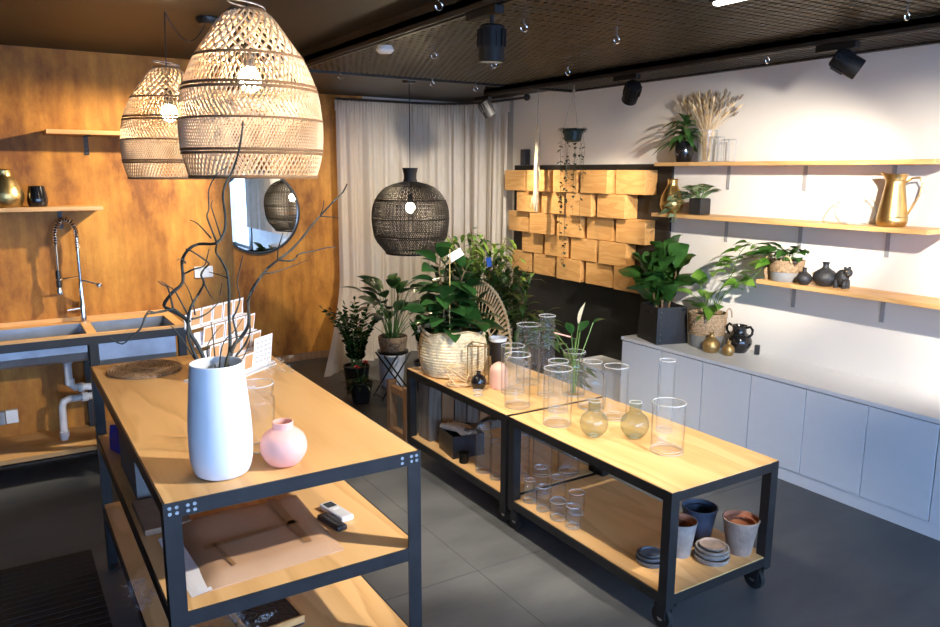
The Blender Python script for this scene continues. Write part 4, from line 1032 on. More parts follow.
# counter / shelf vases
vessel('gold_vase','larger gold teardrop vase on the white counter','vase',(3.790,3.160,.585),sm([(.036,0),(.042,.004),(.056,.040),(.044,.075),(.018,.100),(.0125,.112),(.014,.128)]),GOLDC,.003)
vessel('gold_vase','smaller gold teardrop vase in front of the black amphora','vase',(3.815,3.045,.585),sm([(.024,0),(.028,.004),(.037,.028),(.031,.054),(.014,.072),(.0115,.080),(.013,.092)]),GOLDC,.003)
def amphora():
    t=thing('amphora_vase','glossy black round vase with two loop handles on the counter','vase',(3.945,3.075,.585))
    o=MB(); pr=sm([(.045,0),(.052,.005),(.076,.045),(.080,.075),(.066,.108),(.046,.125),(.043,.150),(.050,.172)]); o.lathe([(0,0)]+pr+[(.046,.173)]+[(r-.005,z) for r,z in reversed(pr) if z>.02]+[(0,.02)],40); o.build('body',BLKG,t,smooth=True)
    for s_ in (-1,1):
        h=MB(); pts=[V((.0,s_*.047,.163)),V((0,s_*.072,.172)),V((0,s_*.088,.155)),V((0,s_*.086,.128)),V((0,s_*.066,.106))]; 
        h.tube([V((p.x-s_*.0+.6*p.y*-.25,p.y,p.z)) for p in pts],.0085,8); h.build('handle',BLKG,t,smooth=True)
amphora()
o=MB().box((0,0,.030),(.03,.03,.06),rz=.5,bev=.003).build('black_candle',BLKM,loc=(3.985,2.965,.585)); tag(o,'small black block candle right of the black amphora','candle')
gv=sm([(.032,0),(.040,.004),(.060,.028),(.066,.050),(.054,.078),(.030,.096),(.018,.106),(.016,.122),(.021,.134)])
vessel('gourd_vase','larger dark textured gourd vase on the lowest wall shelf','vase',(3.935,2.520,1.080),gv,BLKM,.003)
vessel('gourd_vase','smaller dark textured gourd vase beside the pothos basket','vase',(3.880,2.612,1.080),[(r*.65,z*.72) for r,z in gv],BLKM,.003)
def bear():
    t=thing('bear_figurine','small black bear figurine on the lowest wall shelf','figurine',(3.945,2.425,1.080)); b=MB()
    b.ball((0,0,.058),.040,16,(.80,.95,1.15)); b.ball((0,-.030,.088),.026,14); b.ball((-.012,-.045,.080),.012,10); b.ball((.014,-.030,.113),.009,8); b.ball((-.014,-.022,.113),.009,8)
    for sx,sy in ((-1,-1),(1,-1),(-1,1),(1,1)): b.lathe([(0,0),(.013,0),(.014,.02),(.012,.045),(0,.05)],10,(sx*.016,sy*.024,0))
    b.build('body',BLKM,t,smooth=True); MB().ball((-.033,-.052,.082),.003,6).ball((-.030,-.040,.098),.003,6).build('eyes',GOLDC,t)
bear()
vessel('brass_vase','hammered brass bottle vase at the left end of the middle shelf','vase',(3.945,3.700,1.434),sm([(.045,0),(.058,.005),(.077,.045),(.078,.080),(.064,.130),(.042,.170),(.034,.190),(.034,.220),(.037,.228)]),BRASS,.004,40)
def var_plant():
    random.seed(81); t=thing('peperomia','variegated trailing plant in a square black pot on middle shelf','potted plant',(3.945,3.455,1.434)); b=MB()
    b.box((0,0,.052),(.098,.098,.104),bev=.006); b.build('pot',PLASTB,t); MB().box((0,0,.105),(.086,.086,.004)).build('soil',SOIL,t)
    st=MB(); lf=MB()
    for i in range(20):
        a=i*2.4; R=random.uniform(.03,.085); p=V((min(.05,math.cos(a)*R),math.sin(a)*R,.125+random.uniform(0,.055))); st.tube([(p.x*.3,p.y*.3,.105),tuple(p)],.0018,4); lf.leaf(p,V((p.x-.02,p.y,.03)),random.uniform(.07,.10),.060,.3,.2,6,'heart',random.uniform(-.4,.4))
    for vn in ([(-.03,.04,.12),(-.06,.10,.12),(-.075,.15,.07),(-.08,.17,.03),(-.085,.20,.012)],[(-.04,.02,.12),(-.09,.06,.10),(-.12,.09,.02),(-.125,.10,-.06)],[(-.02,.05,.13),(-.05,.13,.14),(-.07,.17,.10)]):
        vn=[V(p) for p in vn]; st.tube(vn,.0018,4)
        for k in range(len(vn)-1):
            for q in (.35,.85):
                p=vn[k].lerp(vn[k+1],q); lf.leaf(p,V((-.6,random.uniform(-.5,.6),random.uniform(-.1,.4))),.065,.052,.4,.2,6,'heart',random.uniform(-.5,.5))
    st.build('stem',GSTEM,t); lf.build('foliage',VARL,t,smooth=True)
var_plant()
vessel('fishbowl_vase','rounded clear glass bowl vase left of the brass jug','vase',(3.945,2.385,1.434),sm([(.055,0),(.075,.006),(.104,.050),(.105,.075),(.092,.115),(.072,.142),(.066,.150)]),GLASS,.0035,40)
def jug():
    t=thing('brass_jug','tall brass jug with long curved handle on the middle shelf','jug',(3.945,2.185,1.434)); pr=sm([(.055,0),(.066,.006),(.0735,.030),(.070,.060),(.061,.12),(.050,.19),(.046,.225),(.049,.248),(.056,.268)])
    b=MB(); b.lathe([(0,0)]+pr+[(r-.003,z) for r,z in reversed(pr) if z>.02]+[(0,.012)],40)
    for i,v in enumerate(b.v):
        k=max(0,(v[2]-.235)/.033); a=math.atan2(v[1],v[0]); w=max(0,math.cos(a-1.9))**6; b.v[i]=(v[0]+math.cos(1.9)*.022*k*w,v[1]+math.sin(1.9)*.022*k*w,v[2]+.010*k*w)
    b.build('body',BRASSS,t,smooth=True); k=MB()
    for z,r in ((.05,.0725),(.235,.0475)): k.ring((0,0,z),r,.0022,40,6)
    k.build('band',BRASSS,t,smooth=True)
    h=MB(); d=V((.25,-.97,0)); pts=[d*.047+V((0,0,.225)),d*.075+V((0,0,.246)),d*.108+V((0,0,.250)),d*.124+V((0,0,.222)),d*.112+V((0,0,.16)),d*.088+V((0,0,.10)),d*.067+V((0,0,.062))]
    pts=[V((p[1],p[2],p[0])) for p in [(z,x,y) for x,y,z in [tuple(q) for q in pts]]]
    h.tube(pts,.0048,8); h.build('handle',BRASSS,t,smooth=True)
jug()
# top shelf plant, dried grass, glass cubes
def topplant():
    random.seed(91); t=thing('dracaena','long-leaved plant in a glossy black pot on the top shelf','potted plant',(3.945,3.615,1.772)); zs=pot(t,[(.045,0),(.048,.004),(.062,.06),(.058,.13),(.052,.138)],BLKG)
    lf=MB(); st=MB(); st.tube([(0,0,zs),(.01,.01,.26)],.006,6)
    for k in range(32):
        q=.15+.85*k/31; p=V((.01*q,.01*q,zs+(.26-zs)*q)); a=k*2.4; el=random.uniform(-.1,.7)+(.5 if q>.85 else 0); d=rvec(a,el); d=V((d.x if d.x<.3 else .3*d.x,d.y,d.z)); lf.leaf(p,d,random.uniform(.13,.20),.050,.6,.25,7,'oval',random.uniform(-.3,.3))
    for a in (1.7,2.2): lf.leaf((0,0,zs+.02),rvec(a,.2),.27,.03,.55,.2,8,'strap')
    st.tube([(.03,.02,zs),(.035,.02,.33),(.04,.03,.44)],[.004,.003,.002],5); st.build('stem',BARKB,t); lf.build('foliage',DRACL,t,smooth=True)
topplant()
def dried():
    random.seed(95); L=V((3.945,3.430,1.772)); v=vessel('flared_vase','clear glass vase full of dried grasses on the top shelf','vase',L,[(.050,0),(.052,.004),(.058,.10),(.066,.20)],GLASS,.003)
    t=thing('dried_grass_bunch','bunch of pale dried grasses standing in the top shelf glass vase','dried grass',L+V((0,0,.007))); st=MB(); hd=MB(); sd=MB()
    for k in range(110):
        a=random.uniform(0,6.28); R=random.uniform(.0,.23); h=random.uniform(.30,.42)-.25*max(0,R-.12); side=math.sin(a)
        tp=V((min(.07,math.cos(a)*R*.55),side*R,h)); st.tube([(tp.x*.1,tp.y*.12,0),(tp.x*.22,tp.y*.25,.19),tuple(tp)],.0012,3)
        d=(tp-V((0,0,.15))).normalized(); q=d.to_track_quat('Z','Y').to_matrix()
        (sd if side<-.25 and random.random()<.8 else hd).lathe([(0,-.015),(.006,-.005),(.0075,.010),(.004,.026),(0,.032)],7,tp,q)
    st.build('stem',DRYG,t); hd.build('flower_head',DRYG,t,smooth=True)['kind']='stuff'; sd.build('seed_head',DRYB,t,smooth=True)['kind']='stuff'
dried()
def cubevase(label,loc,w,h):
    t=thing('framed_glass_vase',label,'vase',loc,group='square glass vases on the top shelf'); b=MB(); g=MB(); c=[V((sx*w/2,sy*w/2,0)) for sx,sy in((-1,-1),(1,-1),(1,1),(-1,1))]
    for i in range(4):
        k=(i+1)%4
        for z in (.003,h): b.tube([c[i]+V((0,0,z)),c[k]+V((0,0,z))],.0025,5)
        b.tube([c[i]+V((0,0,.003)),c[i]+V((0,0,h))],.0025,5); g.add([c[i]*.99,c[k]*.99,c[k]*.99+V((0,0,h)),c[i]*.99+V((0,0,h))],[(0,1,2,3)])
    b.build('frame',ZINC,t); g.build('glass_panel',GLASS,t)
cubevase('taller square glass vase beside the dried grasses on the top shelf',(3.93,3.325,1.772),.055,.155); cubevase('shorter square glass vase at the right of the pair on the top shelf',(3.925,3.235,1.772),.060,.135)

# ------------------------------------------------------------------ hanging pot, rope
def hanging():
    random.seed(99); x,y=3.765,4.555; t=thing('hanging_planter','dark green pot of trailing string plant hanging from ceiling cords','hanging plant',(x,y,1.93))
    b=MB(); b.lathe([(0,0),(.045,0),(.062,.01),(.072,.07),(.076,.095),(.070,.095),(.064,.075),(0,.07)],28); b.build('pot',mat('teal_glaze',(.008,.028,.026),.45),t,smooth=True)
    c=MB(); top=V((0,.0,2.30-1.93))
    for k in range(3):
        a=2*PI*k/3+.3; p=V((.074*math.cos(a),.074*math.sin(a),.09)); c.tube([p,p.lerp(top,.5),top],.0022,5)
    c.tube([top,top+V((0,0,.06))],.004,6); c.ball(top,.012,8); c.build('cord',MACRO,t)
    s=MB(); lf=MB()
    for k in range(46): 
        a=k*2.4; R=.05+.03*random.random(); lf.leaf((R*math.cos(a),R*math.sin(a),.09+.01*random.random()),rvec(a,random.uniform(-.4,.5)),.045,.038,.4,.1,3,'heart')
    for j in range(9):
        a=2*PI*j/9; R=.075; Ln=[.25,.62,.95,.55,.80,1.02,.40,.75,.30][j]; ph=random.random()*6
        pts=[(R*math.cos(a),R*math.sin(a),.09)]+[((R+.012)*math.cos(a)+.012*math.sin(q*9+ph),(R+.012)*math.sin(a)+.014*math.cos(q*7+ph),.07-Ln*q) for q in [i/9 for i in range(10)]]
        s.tube(pts,.0011,3,cap=False)
        for m in range(int(Ln*34)):
            q=random.random(); f=1+q*8.99; i0=int(f); p=V(pts[i0]).lerp(V(pts[min(10,i0+1)]),f-i0); lf.leaf(p,rvec(random.uniform(0,6.28),random.uniform(-.6,.4)),random.uniform(.024,.036),.026,.3,.1,3,'heart')
    s.build('trailing_stem',STRL,t); lf.build('foliage',STRL,t,smooth=True)
hanging()
def hang_wood():
    random.seed(12); x,y=3.80,5.04; t=thing('hanging_driftwood','bleached twisted branch hanging from the ceiling beside the curtain','hanging branch',(x,y,1.40)); b=MB()
    b.tube([(.004,0,.06),(.0,.008,.0),(-.012,-.004,.07),(.006,.012,.16),(-.004,0,.30),(.008,.006,.42),(0,-.004,.56),(.005,.003,.68)],[.005,.016,.026,.020,.022,.024,.018,.012],8); b.tube([(0,.01,.14),(-.02,.03,.09),(-.03,.035,.02)],[.008,.006,.003],6); b.tube([(0,-.01,.36),(.01,-.03,.30),(.014,-.034,.25)],[.007,.006,.003],6)
    b.tube([(0,0,.10),(-.01,-.022,.05),(-.012,-.028,-.02)],[.009,.006,.003],6); b.build('branch',DRIFT,t,smooth=True)
    c=MB(); c.tube([(.005,.003,.66),(.0,.0,.80),(.004,.002,.92)],.006,6); c.tube([(.004,.002,.92),(0,0,.972)],.002,5); c.build('cord',MACRO,t,smooth=True)
hang_wood()

# ------------------------------------------------------------------ things on the long table
def twigs():
    L=V((.464,1.995,LT+.02)); t=thing('twig_arrangement','bare curly willow twigs standing in the tall white vase','twigs',L)
    S=[ # each twig: its run through the room (from the vase mouth outwards) and its radius
     ([(0.4532,1.995,0.93),(0.4442,1.995,1.11),(0.4562,2.0701,1.1752),(0.437,2.073,1.2382),(0.4203,2.0816,1.2742),(0.417,2.1043,1.3089),(0.3861,2.123,1.3308),(0.3692,2.1356,1.3468),(0.3827,2.0868,1.385),(0.4124,2.0886,1.4118),(0.4147,2.0961,1.4642),(0.422,2.0486,1.4997),(0.4526,2.0584,1.5131),(0.4827,1.992,1.5196),(0.5081,2.0053,1.5537),(0.5103,2.0049,1.5948),(0.5007,1.9788,1.634),(0.506,1.9732,1.6665),(0.5313,1.9859,1.7039),(0.5399,1.9418,1.7626),(0.5542,1.9556,1.822)],0.0064),
     ([(0.4676,1.995,0.93),(0.4706,1.995,1.11),(0.4948,2.02,1.1895),(0.5144,2.0452,1.2344),(0.5153,2.0404,1.3235),(0.5136,2.0202,1.3915),(0.5152,2.037,1.4375),(0.5073,2.0609,1.4676),(0.4966,2.0655,1.4892),(0.4923,2.0316,1.5161)],0.006),
     ([(0.4966,2.0494,1.5144),(0.484,2.0707,1.5661),(0.4844,2.0892,1.5862),(0.502,2.1374,1.6023),(0.5101,2.1592,1.6528),(0.5328,2.1439,1.696),(0.5715,2.1854,1.7152),(0.5799,2.1783,1.7534)],0.0028),
     ([(0.489,2.0793,1.5257),(0.4676,2.1238,1.5609),(0.4524,2.1468,1.5708)],0.0026),
     ([(0.5052,2.039,1.5307),(0.4853,2.0261,1.597),(0.4788,2.0157,1.6154),(0.4863,2.0231,1.6277)],0.0022),
     ([(0.4748,1.995,0.93),(0.4838,1.995,1.11),(0.5285,2.0819,1.2141),(0.5619,2.1082,1.2394),(0.5816,2.0907,1.2834),(0.5949,2.1393,1.329),(0.6136,2.1693,1.3581),(0.6325,2.1483,1.3971),(0.6697,2.19,1.4191),(0.6978,2.1715,1.4459),(0.7443,2.1897,1.4713),(0.7786,2.187,1.5057),(0.8121,2.1896,1.5431),(0.8496,2.2191,1.5675),(0.882,2.1918,1.6103),(0.9313,2.2301,1.6389),(0.9407,2.2191,1.6635)],0.0062),
     ([(0.8308,2.17,1.5704),(0.8549,2.1513,1.5678),(0.8795,2.1418,1.5646)],0.0024),
     ([(0.8308,2.17,1.5704),(0.833,2.1494,1.5949),(0.8204,2.107,1.6199)],0.002),
     ([(0.6864,2.136,1.45),(0.6653,2.0668,1.486),(0.6725,2.0394,1.5347)],0.0028),
     ([(0.6864,2.136,1.45),(0.7165,2.1204,1.4469),(0.7497,2.1639,1.4496),(0.7576,2.1588,1.4615),(0.81,2.1746,1.4663),(0.8432,2.1697,1.4741),(0.8804,2.1741,1.475)],0.0034),
     ([(0.6398,2.1418,1.4118),(0.6771,2.1391,1.4155),(0.7309,2.1929,1.4179),(0.7924,2.1804,1.4396)],0.0028),
     ([(0.47,1.995,0.93),(0.475,1.995,1.11),(0.532,2.0801,1.1856),(0.5642,2.09,1.2196),(0.5778,2.0719,1.2615),(0.588,2.1115,1.2936),(0.5931,2.1431,1.3286),(0.6072,2.1158,1.3715)],0.004),
     ([(0.5106,2.023,1.2227),(0.5362,2.0524,1.2528),(0.5381,2.091,1.2991),(0.5433,2.0756,1.3207),(0.5585,2.0843,1.3572),(0.5645,2.1298,1.3928),(0.577,2.137,1.4336),(0.584,2.1254,1.4709)],0.0036),
     ([(0.4372,2.0644,1.1874),(0.4166,2.0818,1.2553),(0.4129,2.0592,1.3141),(0.4184,2.0391,1.3516),(0.4418,2.0573,1.3789),(0.4494,2.0144,1.4157),(0.4413,2.0057,1.4381),(0.4566,2.0248,1.4532),(0.4607,1.9964,1.4664),(0.4464,1.9745,1.4797),(0.4202,1.9827,1.5006),(0.4061,1.994,1.5078)],0.0046),
     ([(0.4071,2.0684,1.4332),(0.4256,2.083,1.4383),(0.4312,2.0355,1.4511),(0.4566,2.0347,1.4574),(0.4647,2.0319,1.4782),(0.4626,1.9949,1.505)],0.0032),
     ([(0.4263,2.0745,1.313),(0.4535,2.1038,1.3109),(0.4804,2.1148,1.3205),(0.526,2.1742,1.3385)],0.0034),
     ([(0.4605,2.0642,1.4087),(0.4697,2.0547,1.3823),(0.4872,2.0792,1.3557)],0.0026),
     ([(0.5181,2.0415,1.4207),(0.5095,2.0899,1.4238),(0.4954,2.1526,1.4259)],0.0024),
     ([(0.5038,2.079,1.3708),(0.5073,2.0642,1.4052)],0.0016),
     ([(0.3815,2.0808,1.3459),(0.37,2.0665,1.4019),(0.356,2.0532,1.4125),(0.3394,2.0219,1.4279)],0.003),
     ([(0.4189,2.0848,1.3229),(0.4029,2.0941,1.3635),(0.3881,2.0866,1.3926),(0.3686,2.0571,1.4085),(0.3476,2.0283,1.4266)],0.0028),
     ([(0.4372,2.087,1.3207),(0.4352,2.0923,1.3528),(0.4234,2.075,1.3887),(0.4104,2.0658,1.4148)],0.0026),
     ([(0.4061,2.0529,1.469),(0.4194,2.07,1.4639),(0.4078,2.0587,1.4762),(0.3912,2.0374,1.4766)],0.0022),
     ([(0.4245,2.093,1.3018),(0.4052,2.1063,1.3207),(0.3863,2.1079,1.3386),(0.3612,2.0955,1.3375),(0.3338,2.0805,1.3371),(0.3114,2.0623,1.3369),(0.2956,2.0516,1.3064),(0.274,2.0587,1.2865),(0.2501,2.0662,1.267),(0.2246,2.075,1.2838)],0.0046),
     ([(0.3403,2.1057,1.3324),(0.3229,2.0856,1.3426),(0.314,2.0784,1.3366)],0.003),
     ([(0.4515,2.0875,1.1606),(0.4232,2.0768,1.2114),(0.3979,2.0528,1.2576),(0.3741,2.0218,1.2954),(0.3578,1.994,1.3151)],0.003),
     ([(0.4604,1.995,0.93),(0.4574,1.995,1.11),(0.4789,2.0718,1.1942),(0.4844,2.1036,1.2491),(0.4916,2.1472,1.2859)],0.003),
     ([(0.4796,1.995,0.93),(0.4926,1.995,1.11),(0.5386,2.0678,1.1645),(0.5638,2.0713,1.2063),(0.573,2.0586,1.2418)],0.0026),
     ([(0.464,1.995,0.93),(0.464,1.995,1.11),(0.4861,2.0461,1.1988),(0.5099,2.0895,1.2375),(0.5376,2.0742,1.2711),(0.5628,2.0802,1.3013)],0.0026),
     ([(0.458,1.995,0.93),(0.453,1.995,1.11),(0.4698,2.1202,1.2079),(0.4934,2.1414,1.2466),(0.5288,2.1788,1.2679)],0.0026),
    ]
    random.seed(31); b=MB()
    for pts,r in S:
        w=[V(p) for p in pts]
        # catmull
        P=[w[0]]+w+[w[-1]]; out=[]
        for i in range(1,len(P)-2):
            for k in range(3):
                q=k/3; out.append(.5*((2*P[i])+(P[i+1]-P[i-1])*q+(2*P[i-1]-5*P[i]+4*P[i+1]-P[i+2])*q*q+(3*P[i]-P[i-1]-3*P[i+1]+P[i+2])*q**3))
        out.append(w[-1]); m=len(out)
        b.tube(out,[max(.0010,r*.93*(1-.60*k/(m-1))*(1+.10*math.sin(k*2.1))) for k in range(m)],7)
    b.build('branch',BARK,t,smooth=True,world=True)
twigs()
o=MB(); R0=.143
pr=[(0,.004)]
for i in range(1,57): pr.append((R0*i/56,.006+.0035*abs(math.sin(i*PI/4))+ .003*(i/56)**2))
o.lathe([(0,0),(R0,0.001)]+list(reversed(pr)),64); o=o.build('woven_placemat',mat('brown_cane',(.27,.17,.095),.55,noise=.5,nscale=70,bump=.9,bscale=160),smooth=True,loc=(.470,3.245,LT)); tag(o,'round brown woven placemat at the far end of the long table','placemat')
# card rack
def cards():
    O=V((.945,3.085,LT)); rz=math.atan2(-.62,-.785)  # runs from the right end leftwards
    ex=V((math.cos(rz),math.sin(rz),0)); nn=V((ex.y,-ex.x,0)); nn=V((-ex.y,ex.x,0))
    if nn.dot(CAM-O)<0: nn=-nn
    t=thing('card_rack','white tiered rack of gift cards at the back of the long table','card rack',O)
    b=MB(); Wd=.36
    for k in range(4):
        y0=-.035*k; z0=.012+.066*k
        c=O-nn*(.040*k)+ex*(Wd/2)+V((0,0,z0+.028)); b.box(c-nn*.012,(Wd,.004,.050),M=Matrix((ex,nn,V((0,0,1)))).transposed())
        b.box(O-nn*(.040*k+.0)+ex*(Wd/2)+V((0,0,z0)),(Wd,.030,.004),M=Matrix((ex,nn,V((0,0,1)))).transposed())
    for s_ in (.03,Wd-.03): b.tube([tuple(O-nn*.01+ex*s_),tuple(O-nn*.15+ex*s_+V((0,0,.20)))],.004,6)
    b.box(O-nn*.065+ex*(Wd/2)+V((0,0,.003)),(Wd,.18,.006),M=Matrix((ex,nn,V((0,0,1)))).transposed())
    b.build('rack',PAPER,t,world=True)
    random.seed(14); M=Matrix((ex,nn,V((0,0,1)))).transposed()
    for k in range(4):
        for i in range(5):
            if k==0 and i<2: continue
            c=O-nn*(.040*k-.001)+ex*(.045+.066*i+(.02 if k%2 else 0)-.01)+V((0,0,.014+.066*k))
            tl=Matrix.Rotation(-.16,3,'X'); q=MB(); q.box(V((0,0,.036)),(.060,.002,.070),M=Matrix.Identity(3))
            w=q.build('gift_card',PAPER,loc=c); w.rotation_euler=(M@tl).to_euler(); 
            kk=MB(); kk.box(V((0,-.0014 if nn.dot(M@V((0,1,0)))<0 else .0014,.036)),(.048,.0012,.056)); kk.build('kraft_face',KRAFTC,w)
            tag(w,'small kraft gift card with white border in the tiered rack','card','gift cards in the rack')
    q=MB(); q.box(V((0,0,.062)),(.125,.002,.124)); w=q.build('price_sheet',PAPER,loc=O+nn*.004+ex*.075+V((0,0,.0145))); w.rotation_euler=(M@Matrix.Rotation(-.12,3,'X')).to_euler(); tag(w,'white printed sheet leaning at the right end of card rack','sheet')
    ln=MB(); rng=random.Random(3)
    for r in range(5):
        for s_ in range(4): ln.box(V((-.045+.028*s_+rng.uniform(-.003,.003),(.0013 if nn.dot(M@V((0,1,0)))>0 else -.0013),.022+.020*r)),(.018,.0006,.008))
    ln.build('printed_sketch',mat('grey_ink',(.45,.45,.46),.8),w)
cards()
def crumple(name,label,cat,c,size,seed,n=46):
    random.seed(seed); b=MB(); sx,sy,sz=size
    for k in range(n):
        p=V((random.uniform(-1,1)*sx,random.uniform(-1,1)*sy,random.uniform(.05,1)*sz*(1-.4*random.random())))
        u=rvec(random.uniform(0,6.28),random.uniform(-.7,.7)); v=rvec(random.uniform(0,6.28),random.uniform(-.7,.7)); s_=random.uniform(.3,.6)*min(sx,sy)
        q=[p,p+u*s_,p+u*s_+v*s_*.8,p+v*s_*.8]; q=[V((a.x,a.y,max(.001,a.z))) for a in q]; b.add(q,[(0,1,2),(0,2,3)])
    o=b.build(name,CLING,loc=c); tag(o,label,cat); return o
crumple('cellophane_wrap','crumpled clear cellophane at the right edge of the long table','wrap',(.925,2.965,LT),(.05,.07,.06),3)
# middle shelf
Z2=.600
def parcel():
    t=thing('paper_parcel','flat parcel in brown wrapping paper taped shut on the middle shelf','parcel',(.60,2.16,Z2)); b=MB()
    P=[V((.385,1.930,0)),V((.792,1.955,0)),V((.800,2.40,0)),V((.395,2.40,0))]; n=14; vs=[];fs=[]; random.seed(2)
    for i in range(n+1):
        for k in range(n+1):
            u,v=i/n,k/n; q=P[0]*(1-u)*(1-v)+P[1]*u*(1-v)+P[2]*u*v+P[3]*(1-u)*v; e=min(u,1-u,v,1-v); q.z=Z2+.002+.021*min(1,e*9)**.5+.0025*math.sin(u*9+v*5); vs.append(q)
    for i in range(n):
        for k in range(n): s_=i*(n+1)+k; fs.append((s_,s_+n+1,s_+n+2,s_+1))
    M=len(vs); vs+=[V((v.x,v.y,Z2+.0005)) for v in vs]; fs+=[tuple(x+M for x in reversed(f)) for f in fs]
    for k in range(n): 
        for a,c in ((k,k+1),(n*(n+1)+k+1,n*(n+1)+k),((k+1)*(n+1),k*(n+1)),(k*(n+1)+n,(k+1)*(n+1)+n)): fs.append((a,c,c+M,a+M))
    b.add(vs,fs); b.build('wrapping',KRAFT,t,smooth=True,world=True)
    tp=MB()
    def strip(a,c,w):
        a=V((*a,0));c=V((*c,0)); d=(c-a).normalized(); s_=V((-d.y,d.x,0))*w/2; N=10
        for k in range(N):
            p=a.lerp(c,k/N); q=a.lerp(c,(k+1)/N); z=Z2+.0275; tp.add([V((p.x-s_.x,p.y-s_.y,z)),V((p.x+s_.x,p.y+s_.y,z)),V((q.x+s_.x,q.y+s_.y,z)),V((q.x-s_.x,q.y-s_.y,z))],[(0,1,2,3)])
    strip((.43,2.13),(.72,2.16),.022); strip((.70,2.01),(.70,2.36),.026); strip((.48,1.99),(.46,2.15),.012); tp.build('tape',TAPE,t,world=True)
parcel()
def papers():
    for k,(dx,w) in enumerate(((0,.10),(.004,.098),(.009,.096))):
        vs=[];N=10
        x0=.350+dx*2
        for i in range(N+1):
            q=i/N; y=1.925+.37*q; z=Z2+.0005+.0006*k+.0012*k
            vs+=[V((x0-.018*q,y,z+.02*q*q*.4)),V((x0+.032+.002*k-.02*q,y,z+.004+.02*q*q*.4))]
        b=MB(); b.add(vs,[(2*i,2*i+1,2*i+3,2*i+2) for i in range(N)]); M=len(b.v); b.add([V(v)+V((0,0,.0009)) for v in vs],[(2*i,2*i+2,2*i+3,2*i+1) for i in range(N)])
        o=b.build('paper_sheet',PAPER); tag(o,['lowest white paper sheet tucked beside the parcel behind the table leg','middle white paper sheet tucked beside the parcel behind the table leg','uppermost white paper sheet tucked beside the parcel behind the table leg'][k],'paper','white paper sheets beside the parcel')
papers()
t=thing('remote_control','small black remote control beside the parcel on the middle shelf','remote',(.823,2.130,Z2),.18); MB().box((0,0,.009),(.036,.125,.018),bev=.005).build('body',PLASTB,t); b=MB()
for i in range(2):
    for k in range(6): b.box((-.008+.016*i,-.045+.016*k,.0185),(.009,.008,.002))
b.build('buttons',mat('dark_grey_rubber',(.05,.05,.055),.6),t)
t=thing('aircon_remote','silver-grey remote control with display on the middle shelf','remote',(.862,2.190,Z2),.17); MB().box((0,0,.010),(.046,.140,.020),bev=.005).build('body',REMOTEG,t); MB().box((0,.040,.0205),(.032,.036,.002)).build('display',LCD,t); MB().box((0,.004,.0205),(.024,.009,.002)).build('button',mat('pale_button',(.75,.75,.76),.5),t)
o=MB().bb((.328,2.64,0),(.50,3.02,.006)).bb((.328,2.64,.006),(.334,3.02,.14)).bb((.334,2.64,.006),(.50,2.646,.14)).bb((.334,3.014,.006),(.50,3.02,.14)).bb((.494,2.646,.006),(.50,3.014,.14)).build('storage_bin',GREYMET,loc=(0,0,Z2)); tag(o,'open grey bin at the left side of the middle shelf','bin')
o=MB().bb((.30,2.35,0),(.44,2.60,.02),bev=.003).build('cardboard_sheet',mat('brown_card',(.22,.14,.09),.8,noise=.1),loc=(.005,0,Z2)); tag(o,'brown cardboard piece at the left side of middle shelf before the grey bin','cardboard')
o=MB().add([(0,0,0),(.03,-.10,0),(.05,-.02,0),(.01,.04,0),(0,0,.05),(.03,-.10,.04),(.05,-.02,.10),(.01,.04,.09)],[(3,2,1,0),(4,5,6,7),(0,1,5,4),(1,2,6,5),(2,3,7,6),(3,0,4,7)]).build('blue_bag',BLUEP,loc=(.315,3.22,Z2)); tag(o,'small dark blue plastic bag on the far left of middle shelf','bag')
crumple('plastic_bag','crumpled clear plastic hanging over the left edge of bottom shelf','plastic bag',(.295,2.56,.287),(.035,.10,.07),6,60)
crumple('plastic_roll','crumpled clear plastic on the bottom shelf behind the black tray','plastic bag',(.50,2.15,.287),(.09,.10,.08),9,50)
t=thing('serving_tray','dark tray with pale wooden edge on the bottom shelf','tray',(.625,2.215,.287),.08); b=MB(); b.bb((-.09,-.09,0),(.09,.09,.006)); b.build('base',PLASTB,t); b=MB()
b.bb((-.09,-.09,.006),(.09,-.083,.030)); b.bb((-.09,.083,.006),(.09,.09,.030)); b.bb((-.09,-.083,.006),(-.083,.083,.030)); b.bb((.083,-.083,.006),(.09,.083,.030)); b.build('wooden_edge',PINEW,t); MB().bb((-.083,-.083,.006),(.083,.083,.026)).build('lining',BLKM,t)
# floor mat
o=MB(); o.bb((-1.6,1.0,0),(.24,3.62,.006))
for i in range(60): o.bb((-1.6,1.02+i*.043,.006),(.24,1.042+i*.043,.0085))
o=o.build('rubber_mat',RUBBER,loc=(0,0,.0013)); tag(o,'black ribbed rubber mat on the floor left of the long table','mat')

